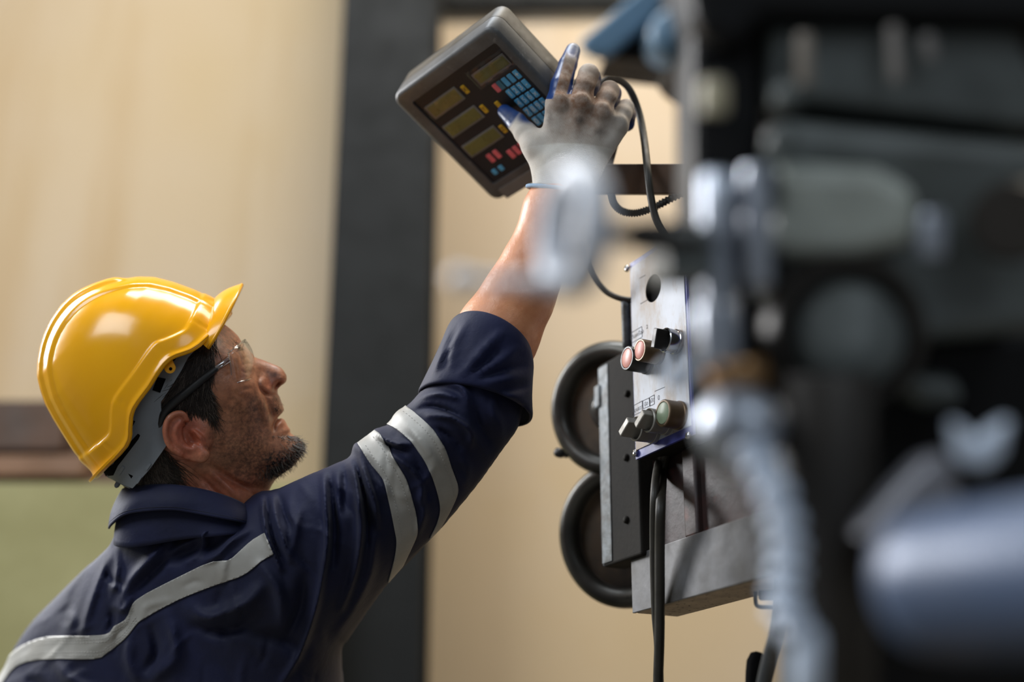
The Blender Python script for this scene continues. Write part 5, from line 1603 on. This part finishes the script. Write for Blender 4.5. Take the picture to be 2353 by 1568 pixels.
selector(1558, 787, 0.0138, 0.016, MAT['chrome'], MAT['black_plastic'], 1.2, 0.014)
selector(1506, 992, 0.0140, 0.024, MAT['satin'], MAT['satin'], 0.55, 0.016)
selector(1535, 973, 0.0135, 0.024, MAT['satin'], MAT['satin'], 0.55, 0.012)
button(1564, 956, 0.0150, 0.022, MAT['brass'], MAT['mint'])
# printed boxes and lettering on the plate
PTX = (E1, EZ, EN)
def ink_line(a, b, w=0.00035):
    A, B = hit(*a, PO) + EN * 0.0013, hit(*b, PO) + EN * 0.0013
    return tube_vf([A, B], w, 4, 2, False)
def ink_box(quad):
    return [ink_line(quad[i], quad[(i + 1) % 4]) for i in range(4)]
rects = [[(1452, 766), (1477, 751), (1478, 775), (1454, 789)], [(1456, 934), (1478, 922), (1478, 946), (1457, 956)], [(1479, 922), (1494, 915), (1495, 934), (1480, 940)], [(1495, 914), (1506, 908), (1506, 929), (1496, 934)]]
for r_ in rects:
    v, f = join_vf(*ink_box(r_)); mesh_obj('printed_frame', v, f, MAT['ink'], panel, fix=False)
v, f = join_vf(ink_line((1474, 699), (1493, 688)), ink_line((1472, 640), (1486, 633)), ink_line((1507, 900), (1530, 890))); o_ = mesh_obj('printed_rule', v, f, MAT['ink'], panel, fix=False); o_['kind'] = 'stuff'
for s, (x, y), sz in (('เดินเครื่อง', (1466, 770), 0.0072), ('หมุนขวา', (1467, 941), 0.0068), ('ปิด', (1487, 929), 0.0068), ('เปิด', (1501, 921), 0.0068), ('2', (1489, 752), 0.007), ('0', (1516, 915), 0.008)):
    text_on('lettering', s, hit(x, y, PO) + EN * 0.0013, PTX, sz, MAT['ink'], panel, 0.00005)
tag(panel, 'white control panel box with push buttons and rotary selector switches', 'control panel')

# ---- bracket plate left of the panel with bolts
KO = P(1386, 1305, 1.66)
kh_ = (hit(1386, 835, KO) - KO) @ EZ
brk = empty('bracket_plate', KO)
kw_ = (hit(1454, 1290, KO) - KO) @ E1
mbox('plate', KO, 0.0, 0.085, -0.030, 0.0, 0.0, kh_, MAT['grime'], brk, 0.003)
mbox('lit_edge_strip', KO, -0.0015, 0.0, -0.029, -0.001, 0.002, kh_ - 0.006, MAT['edge_metal'], brk, 0.0006)
mbox('lit_edge_strip', KO, 0.0, 0.022, 0.0, 0.0012, 0.004, kh_ - 0.004, MAT['edge_metal'], brk, 0.0006)  # paler strips put the light on the plate's left edge into colour
mbox('lug', KO, -0.008, 0.006, -0.02, 0.004, kh_ * 0.78, kh_ * 0.90, MAT['edge_metal'], brk, 0.003)
for px_, py_ in ((1442, 905), (1440, 1052), (1440, 1195)):
    c_ = hit(px_, py_, KO)
    v, f = lathe_vf(c_ - EN * 0.001, EN, [(0, 0.0045), (0.003, 0.0045), (0.0045, 0.003), (0.005, 0)], 12)
    mesh_obj('bolt', v, f, MAT['grime'], brk)
v, f = box_vf(KO + E1 * 0.05 - EN * 0.085 + EZ * kh_ * 0.5, MAX, (0.02, 0.05, kh_ * 0.3))
mesh_obj('stay', v, f, MAT['grime'], brk, smooth=False, bevel=0.002)
tag(brk, 'worn dark bracket plate with pale lit edges between handwheels and panel', 'bracket')

# ---- two handwheels behind the bracket
def handwheel(cpx, cpy, d, R_, label, knob_at=None):
    c_ = P(cpx, cpy, d)
    A_ = -FWD * 0.80 - RIGHT * 0.55 + UP * 0.10; A_ = A_ / np.linalg.norm(A_)
    w = empty('handwheel', c_)
    F_ = frame(A_, UP)
    th = np.linspace(0, 2 * np.pi, 72, endpoint=False); rr = 0.0125
    rings = [c_ + (R_ + rr * np.cos(p)) * (np.cos(th)[:, None] * F_[:, 0] + np.sin(th)[:, None] * F_[:, 1]) + A_ * rr * 1.15 * math.sin(p) for p in np.linspace(0, 2 * np.pi, 17)]
    v, f = loft_vf(rings, True, False); mesh_obj('rim', v, f, MAT['wheel'], w)
    v, f = lathe_vf(c_, A_, [(-0.010, R_ - 0.004), (-0.006, R_ - 0.006), (-0.020, R_ * 0.70), (-0.022, R_ * 0.45), (-0.010, R_ * 0.40), (-0.016, R_ * 0.40), (-0.030, R_ * 0.46), (-0.030, R_ * 0.72), (-0.012, R_ - 0.003)], 64)
    mesh_obj('web', v, f, MAT['wheel_web'], w, sharp=45)
    v, f = lathe_vf(c_, A_, [(-0.04, R_ * 0.42), (0.002, R_ * 0.40), (0.010, R_ * 0.34), (0.012, R_ * 0.20), (0.022, R_ * 0.18), (0.024, R_ * 0.12)], 40)
    mesh_obj('hub', v, f, MAT['wheel'], w, sharp=40)
    v, f = lathe_vf(c_, A_, [(-0.20, 0.012), (-0.02, 0.012)], 20)
    mesh_obj('shaft', v, f, MAT['grime'], w)
    if knob_at is not None:
        a = P(*knob_at[0], d - 0.01); b = P(*knob_at[1], d - 0.03)
        v, f = lathe_vf(a, b - a, [(0, 0.003), (np.linalg.norm(b - a) * 0.5, 0.0035), (np.linalg.norm(b - a) * 0.6, 0.0055), (np.linalg.norm(b - a), 0.006), (np.linalg.norm(b - a) * 1.1, 0.003)], 16)
        mesh_obj('grip', v, f, MAT['black_plastic'], w)
    tag(w, label, 'handwheel')
handwheel(1402, 938, 1.76, 0.0715, 'upper dark handwheel with small grip on its rim behind the bracket', ((1302, 1048), (1282, 1040)))
handwheel(1432, 1228, 1.74, 0.0775, 'lower dark handwheel half hidden by the bracket and grey block')

# ---- bar that carries the readout, and its bracket
bar = empty('support_bar', P(1490, 412, 1.66))
a = P(1345, 413, 1.67); b = P(1760, 413, 1.60)
d_ = b - a; L_ = np.linalg.norm(d_); F_ = frame(d_, UP)
v, f = box_vf((a + b) / 2, F_, (0.0172, 0.010, L_ / 2))
mesh_obj('flat_bar', v, f, MAT['bar'], bar, smooth=False, bevel=0.0015)
a2 = P(1392, 400, 1.675); b2 = P(1420, 300, 1.675)
v, f = box_vf((a2 + b2) / 2, frame(b2 - a2, RIGHT), (0.005, 0.008, np.linalg.norm(b2 - a2) / 2))
mesh_obj('swivel_arm', v, f, MAT['bar'], bar, smooth=False, bevel=0.0015)
tag(bar, 'rusty brown flat bar running right from behind the glove', 'bar')

# ---- loose cables
v, f = tube_vf([P(1404, 446, 1.66), P(1410, 468, 1.65), P(1430, 486, 1.645), P(1462, 490, 1.64), P(1500, 478, 1.635), P(1545, 455, 1.63), P(1600, 430, 1.62)], 0.0036, 10, 60)
px_, py_, _z = rowcam(v)
cond = empty('ribbed_conduit', P(1462, 490, 1.64))
path = spline([P(1402, 440, 1.66), P(1410, 468, 1.65), P(1430, 486, 1.645), P(1462, 490, 1.64), P(1500, 478, 1.635), P(1545, 455, 1.63), P(1600, 430, 1.62)], 150)
rads = 0.0042 + 0.0006 * np.sign(np.sin(np.arange(150) * 1.6))
v, f = tube_vf(path, rads, 10, None, False)
mesh_obj('hose', v, f, MAT['conduit'], cond)
tag(cond, 'ribbed dark conduit looping below the rusty bar', 'hose')
v, f = tube_vf([P(1352, 440, 1.69), P(1340, 500, 1.69), P(1340, 560, 1.69), P(1356, 620, 1.69), P(1388, 666, 1.69), P(1425, 686, 1.68), P(1470, 692, 1.67)], 0.0036, 10)
tag(mesh_obj('panel_cable', v, f, MAT['cable']), 'dark cable curving from the wrist down to the control panel', 'cable')
for k, (pts_, r_, lab) in enumerate(((((1524, 1036), (1512, 1070), (1504, 1130), (1502, 1250), (1506, 1400), (1512, 1480), (1516, 1600), (1516, 1900)), 0.0046, 'thinner left one of two dark cables hanging below the control panel'),
                                     (((1530, 1036), (1522, 1090), (1518, 1160), (1516, 1260), (1516, 1400), (1515, 1480), (1512, 1600), (1512, 1900)), 0.0056, 'thicker right one of two dark cables hanging below the control panel'))):
    v, f = tube_vf([P(x, y, 1.545 - 0.013 * k if i > 1 else 1.60) for i, (x, y) in enumerate(pts_)], r_, 12)
    tag(mesh_obj('hanging_cable', v, f, MAT['cable']), lab, 'cable')
# post left of the panel
v, f = tube_vf([P(1438, 690, 1.68), P(1442, 800, 1.68)], 0.006, 12)
tag(mesh_obj('short_post', v, f, MAT['edge_metal']), 'short grey post beside the left edge of the control panel', 'post')
# loop bracket, hose and lump at the lower right
v, f = tube_vf([P(1736, 1330, 1.47), P(1736, 1380, 1.47), P(1742, 1394, 1.47), P(1765, 1396, 1.47), P(1790, 1396, 1.46)], 0.0022, 8)
lp = empty('wire_hook', P(1745, 1330, 1.47)); mesh_obj('wire', v, f, MAT['black_plastic'], lp)
v, f = box_vf(P(1762, 1352, 1.465), CAMB, (0.0085, 0.0125, 0.004)); mesh_obj('plate', v, f, MAT['black_plastic'], lp, smooth=False, bevel=0.002)
tag(lp, 'small black hook under the right end of the grey block', 'hook')
MAT['hose_grey'] = plain('dusty_grey_hose', srgb(58, 60, 60), 0.55, 0, 0.35, 60, 0.1)
v, f = tube_vf([P(1792, 1330, 1.40), P(1790, 1400, 1.40), P(1782, 1460, 1.40), P(1766, 1520, 1.40), P(1752, 1590, 1.40), P(1740, 1700, 1.40), P(1735, 2000, 1.40)], 0.0072, 14)
tag(mesh_obj('drain_hose', v, f, MAT['hose_grey']), 'dusty grey hose bending down at the lower right edge of the wall', 'hose')
v, f = lathe_vf(P(1738, 1600, 1.46), UP, [(0, 0.010), (0.01, 0.0115), (0.025, 0.011), (0.036, 0.010), (0.044, 0.006), (0.046, 0.0)], 24)
v2, f2 = tube_vf([P(1738, 1600, 1.46), P(1742, 1800, 1.46), P(1745, 2000, 1.46)], 0.009, 14)
kn = empty('black_clamp', P(1738, 1600, 1.46)); mesh_obj('clamp_head', v, f, MAT['black_slot'], kn); mesh_obj('clamp_stem', v2, f2, MAT['black_slot'], kn)
tag(kn, 'lumpy black clamp beside the dusty grey hose', 'clamp')

# ------------------------------------------------------------------ the machine head in the near foreground, far out of focus
MAT['cast'] = plain('blue_grey_casting', srgb(104, 110, 108), 0.4, 0.0, 0.25, 8, 0.1, c2=srgb(74, 78, 75))
MAT['cast_green'] = plain('pale_green_grey_casting', srgb(196, 202, 192), 0.35, 0.0, 0.2, 8, 0.1, c2=srgb(160, 164, 154))
MAT['cast_dark'] = plain('black_oily_casting', srgb(16, 16, 17), 0.5, 0.0, 0.3, 10, 0.1, spec=0.22)
MAT['cast_brown'] = plain('dark_oily_steel', srgb(50, 45, 39), 0.45, 0.2, 0.3, 12, 0.08)
MAT['steel'] = plain('polished_steel', srgb(186, 192, 202), 0.34, 0.85, 0.1, 20, 0.03)
MAT['satin_crank'] = plain('satin_grey_crank', srgb(224, 228, 236), 0.42, 0.1, 0.1, 20, 0.03)
MAT['pale_blue'] = plain('pale_blue_plastic', srgb(220, 232, 248), 0.22, 0.0, 0.1, 20, 0.02)
MAT['lit_blue'] = plain('lit_bevel_blue', srgb(120, 156, 184), 0.45, 0.0, 0.15, 10, 0.05)  # pale blue puts the bluish light on a dark casting into its colour
def px_prism(name, poly, d, depth, mat, parent, bevel=0.004):
    """solid block whose front outline is given at distance d and which goes depth metres back"""
    A = np.array([P(x, y, d) for x, y in poly]); B = A + FWD * depth
    v, f = loft_vf([A, B]); return mesh_obj(name, v, f, mat, parent, smooth=False, bevel=bevel)
def pcyl(name, a, b, r, mat, parent, n=32, prof=None):
    L = np.linalg.norm(b - a); prof = prof or [(0, r * 0.9), (0.004, r), (L - 0.004, r), (L, r * 0.9)]
    v, f = lathe_vf(a, b - a, prof, n); return mesh_obj(name, v, f, mat, parent, sharp=40)

head = empty('mill_head', P(2050, 500, 0.95))
px_prism('upper_casting', [(1765, 55), (2340, 60), (2420, 260), (2380, 300), (1850, 232), (1770, 235)], 0.92, 0.25, MAT['cast'], head, 0.01)
px_prism('top_cover', [(1560, -140), (2500, -140), (2500, 62), (1760, 40), (1690, 120), (1600, 60)], 0.90, 0.25, MAT['cast_dark'], head, 0.01)
px_prism('gap_plate', [(1800, 225), (2500, 255), (2500, 330), (1800, 270)], 0.95, 0.2, MAT['cast_dark'], head, 0.004)
px_prism('lower_casting', [(1775, 268), (2420, 330), (2420, 760), (2100, 790), (1775, 700)], 0.90, 0.25, MAT['cast'], head, 0.012)
px_prism('face_boss', [(1780, 370), (2020, 380), (2120, 430), (2110, 560), (1960, 590), (1780, 590)], 0.875, 0.05, MAT['cast_green'], head, 0.012)
v, f = lathe_vf(P(1930, 765, 0.90), -FWD, [(0, 0.050), (0.018, 0.050), (0.024, 0.046), (0.024, 0.041), (0.012, 0.039), (0.010, 0.0)], 48); mesh_obj('shadow_ring', v, f, MAT['cast_brown'], head, sharp=40)  # dark ring colour stands in for the shadow round the boss
v, f = lathe_vf(P(1940, 775, 0.89), -FWD, [(0.004, 0.034), (0.018, 0.033), (0.024, 0.028), (0.028, 0.0)], 40); mesh_obj('bore_cap', v, f, MAT['cast'], head)
pcyl('side_bore', P(2325, 510, 0.88), P(2325, 508, 0.86), 0.025, MAT['cast_brown'], head)
pcyl('rating_strip', P(1848, 80, 0.905), P(1848, 200, 0.905), 0.006, plain('pale_brass_strip', srgb(150, 140, 128), 0.4, 0.2), head)
pcyl('rating_strip', P(2052, 60, 0.905), P(2060, 190, 0.905), 0.005, plain('pale_strip', srgb(140, 134, 128), 0.4, 0.2), head)
pcyl('rating_strip', P(2130, 80, 0.905), P(2140, 140, 0.905), 0.005, plain('grey_strip', srgb(130, 126, 122), 0.4, 0.2), head)
pcyl('bright_stud', P(2140, 590, 0.84), P(2142, 490, 0.84), 0.008, MAT['steel'], head)
for x, y, r in ((1808, 222, 0.0085), (1792, 325, 0.009)):
    v, f = lathe_vf(P(x, y, 0.86), -FWD, [(-0.03, r * 0.6), (0, r), (0.006, r), (0.010, r * 0.6), (0.011, 0)], 24)
    mesh_obj('cap_nut', v, f, MAT['cast'], head)
tag(head, 'blurred grey green machine head filling the upper right foreground', 'machine')

quill = empty('quill_column', P(1650, 300, 0.9))
px_prism('black_column', [(1590, -60), (1760, -60), (1755, 400), (1700, 640), (1600, 640), (1590, 420)], 0.93, 0.10, MAT['cast_dark'], quill, 0.01)
QD = 0.86
def rod(name, x0, y0, x1, y1, r, mat, prof=None):
    return pcyl(name, P(x0, y0, QD), P(x1, y1, QD), r, mat, quill, 32, prof)
rod('bright_rod', 1645, 395, 1648, 700, 0.0098, MAT['steel'], [(0, 0.0076), (0.003, 0.0098), (0.043, 0.0098), (0.045, 0.0076), (0.050, 0.0076), (0.052, 0.0102), (0.079, 0.0098)])
rod('bright_rod', 1738, 385, 1742, 660, 0.0090, MAT['steel'])
rod('bright_rod', 1648, 700, 1655, 850, 0.0130, MAT['steel'])
rod('bronze_collar', 1690, 830, 1698, 900, 0.0190, plain('bronze', srgb(168, 128, 84), 0.35, 0.6))
rod('dial', 1640, 185, 1640, 262, 0.0088, plain('cream_dial', srgb(190, 180, 150), 0.4, 0))
def tie(x, y, w, h, d0=QD, d1=0.96, mat='cast_dark'):
    """lug that carries a piece on the column behind it"""
    c_ = (P(x, y, d0) + P(x, y, d1)) / 2
    v, f = box_vf(c_, CAMB, (w, h, (d1 - d0) / 2)); return mesh_obj('lug', v, f, MAT[mat], quill, smooth=False, bevel=0.002)
tie(1646, 470, 0.006, 0.008); tie(1648, 660, 0.006, 0.008); tie(1738, 440, 0.006, 0.008); tie(1740, 610, 0.006, 0.008); tie(1640, 222, 0.006, 0.006)
tie(1652, 800, 0.008, 0.012, QD, 0.99); tie(1694, 866, 0.010, 0.010, QD, 0.99)
v, f = lathe_vf(P(1700, 985, 0.84), np.array([0.3, -0.5, 0.6]), [(-0.024, 0.013), (-0.013, 0.023), (0, 0.026), (0.013, 0.023), (0.024, 0.011)], 28)
mesh_obj('bright_knob', v, f, MAT['steel'], quill)
v, f = lathe_vf(P(1556, 866, 0.80), -FWD, [(0.0095 * math.sin(a_), 0.0095 * math.cos(a_)) for a_ in np.linspace(-1.5, 1.5, 11)], 24); mesh_obj('knob_highlight', v, f, MAT['pale_blue'], quill)  # pale ball stands in for the bright highlight on a knob
pcyl('ball_lever', P(1560, 864, 0.80), P(1652, 838, 0.86), 0.0035, MAT['steel'], quill)
pcyl('knob_stem', P(1702, 985, 0.84), P(1740, 985, 1.0), 0.008, MAT['cast_dark'], quill)
tag(quill, 'blurred black quill column with bright steel rods', 'machine part')

lower = empty('lower_spindle', P(1900, 1200, 0.85))
pcyl('oily_sleeve', P(1892, 860, 0.86), P(1900, 1750, 0.86), 0.030, MAT['cast_brown'], lower, 40)
px_prism('black_mass', [(1700, 560), (1830, 640), (2100, 770), (2500, 740), (2500, 2000), (1960, 2000), (1960, 1000), (1850, 800), (1700, 780)], 0.97, 0.22, MAT['cast_dark'], lower, 0.012)
px_prism('back_plate', [(1690, 540), (1870, 540), (1880, 1050), (1760, 920), (1700, 830)], 0.99, 0.05, MAT['cast_dark'], lower, 0.004)
px_prism('grey_lump', [(2060, 850), (2200, 860), (2230, 930), (2120, 945)], 0.93, 0.06, MAT['cast'], lower, 0.01)
tag(lower, 'blurred dark brown spindle sleeve and black base in the foreground', 'machine part')

# segmented coolant hose
hose = empty('segmented_hose', P(1800, 1250, 0.74))
hp = spline([P(1712, 1020, 0.82), P(1755, 1080, 0.81), P(1795, 1170, 0.80), P(1810, 1260, 0.80), P(1806, 1340, 0.80), P(1802, 1405, 0.80), P(1838, 1455, 0.80)], 10)
for i in range(9):
    a, b = hp[i], hp[i + 1]; L = np.linalg.norm(b - a)
    v, f = lathe_vf(a, b - a, [(0, 0.0060), (L * 0.25, 0.0105), (L * 0.55, 0.0115), (L * 0.85, 0.0092), (L * 1.02, 0.0066)], 24)
    mesh_obj('hose_segment', v, f, MAT['pale_blue'], hose)
v, f = lathe_vf(P(1856, 1440, 0.80), P(1852, 1720, 0.80) - P(1856, 1440, 0.80), [(0, 0.006), (0.006, 0.0094), (0.07, 0.0094)], 24)
mesh_obj('nozzle', v, f, MAT['pale_blue'], hose)
tag(hose, 'pale blue segmented coolant hose hanging in the near foreground', 'hose')

# clamp lever pieces and the motor drum at the lower right
drum = empty('motor_drum', P(2220, 1350, 0.70))
a = P(2085, 1345, 0.72); b = P(2520, 1310, 0.62)
v, f = lathe_vf(a, b - a, [(0, 0.012), (0.004, 0.026), (0.012, 0.034), (0.03, 0.036), (0.20, 0.036)], 48)
mesh_obj('drum', v, f, plain('slate_blue_paint', srgb(82, 97, 124), 0.42, 0.1, 0.2, 10, 0.05), drum, sharp=60)
pcyl('drum_neck', P(2260, 1330, 0.69), P(2260, 1330, 1.0), 0.02, MAT['cast_dark'], drum)
tag(drum, 'blurred slate blue cylinder in the lower right corner', 'motor')
wedge = empty('clamp_jaw', P(2150, 1120, 0.78))
px_prism('jaw', [(1965, 1245), (2060, 1130), (2130, 1060), (2190, 1040), (2215, 1150), (2190, 1200)], 0.80, 0.03, plain('pale_worn_metal', srgb(150, 150, 156), 0.4, 0.3, 0.2, 10, 0.05), wedge, 0.006)
px_prism('jaw_tip', [(2195, 960), (2250, 1010), (2330, 960), (2310, 1050), (2260, 1090), (2210, 1060)], 0.79, 0.02, MAT['pale_blue'], wedge, 0.006)
pcyl('jaw_stem', P(2120, 1150, 0.81), P(2120, 1150, 1.0), 0.010, MAT['cast_dark'], wedge)
pcyl('jaw_stem', P(2262, 1020, 0.80), P(2262, 1020, 1.0), 0.008, MAT['cast_dark'], wedge)
tag(wedge, 'blurred pale metal clamp jaw above the slate blue cylinder', 'clamp')

# small bright handwheel with a crank handle in front of the forearm
crank = empty('crank_wheel', P(1312, 535, 0.78))
c_ = P(1320, 528, 0.78); A_ = RIGHT * 0.93 + FWD * 0.30 - UP * 0.08; A_ /= np.linalg.norm(A_); F_ = frame(A_, UP)
th = np.linspace(0, 2 * np.pi, 56, endpoint=False); R_ = 0.0315; rr = 0.0068
rings = [c_ + (R_ + rr * np.cos(p)) * (np.cos(th)[:, None] * F_[:, 0] + np.sin(th)[:, None] * F_[:, 1]) + A_ * rr * 1.5 * math.sin(p) for p in np.linspace(0, 2 * np.pi, 13)]
v, f = loft_vf(rings, True, False); mesh_obj('rim', v, f, MAT['satin_crank'], crank)
v, f = lathe_vf(c_ + A_ * 0.004, A_, [(-0.004, 0.010), (0.006, 0.010), (0.008, 0.007), (0.075, 0.006)], 24); mesh_obj('hub', v, f, MAT['cast_brown'], crank)
for k in range(3):
    an = k * 2.094 + 0.5; dirv = np.cos(an) * F_[:, 0] + np.sin(an) * F_[:, 1]
    v, f = tube_vf([c_ + dirv * 0.008 + A_ * 0.003, c_ + dirv * R_], 0.0028, 10, 2, False); mesh_obj('spoke', v, f, MAT['steel'], crank)
a = P(1290, 655, 0.775); b = P(1040, 640, 0.775)
L = np.linalg.norm(b - a)
v, f = lathe_vf(a, b - a, [(0, 0.0035), (L * 0.1, 0.0052), (L * 0.35, 0.0045), (L * 0.7, 0.0032), (L * 0.85, 0.0045), (L * 0.94, 0.0062), (L * 1.0, 0.0055), (L * 1.04, 0.002)], 24)
mesh_obj('crank_handle', v, f, MAT['satin_crank'], crank)
tag(crank, 'small bright crank wheel with handle, blurred in front of the forearm', 'handwheel')
arm = empty('shaft_support', P(1520, 545, 0.82))
pcyl('sleeve', P(1470, 542, 0.815), P(1625, 548, 0.94), 0.010, MAT['cast_dark'], arm)
v, f = box_vf(P(1560, 592, 0.89), CAMB, (0.014, 0.016, 0.05)); mesh_obj('lug', v, f, MAT['cast'], arm, smooth=False, bevel=0.004)
tag(arm, 'dark blurred shaft joining the crank wheel to the machine', 'shaft')

# angled guard with its lit bevel coloured light blue, and dark beam at the top
guard = empty('belt_guard', P(1450, 60, 1.05))
px_prism('lit_blue_face', [(1330, 95), (1475, -30), (1585, -30), (1400, 130), (1360, 125)], 1.04, 0.02, MAT['lit_blue'], guard, 0.004)
px_prism('dark_side', [(1385, 128), (1500, -30), (1770, -30), (1700, 170), (1600, 152)], 1.06, 0.10, MAT['cast_dark'], guard, 0.004)
for x, y in ((1545, 75), (1665, 40)):
    v, f = lathe_vf(P(x, y, 1.0), -FWD, [(-0.05, 0.016), (0, 0.016), (0.006, 0.012), (0.007, 0)], 24); mesh_obj('guard_boss', v, f, MAT['lit_blue'], guard)
tag(guard, 'blurred black guard with light blue lit face at the top of the frame', 'guard')
# table edge just under the lens
rail = empty('bench_rail', P(300, 1620, 0.62))
a = P(-300, 1705, 0.60); b = P(900, 1708, 0.62)
v, f = box_vf((a + b) / 2, frame(b - a, UP), (0.010, 0.03, np.linalg.norm(b - a) / 2)); mesh_obj('rail_board', v, f, plain('dark_brown_rail_paint', srgb(24, 18, 14), 0.9, 0, 0.2, 10, 0.05, spec=0.02), rail, smooth=False, bevel=0.002)
for x in (-200, 700):
    q = P(x, 1620, 0.63); bx('rail_post', q[0] - 0.015, q[0] + 0.015, q[1] - 0.015, q[1] + 0.015, 0.0, q[2] - 0.008, MAT['brown'], rail)
tag(rail, 'dark brown rail blurred along the bottom edge before the man', 'rail')
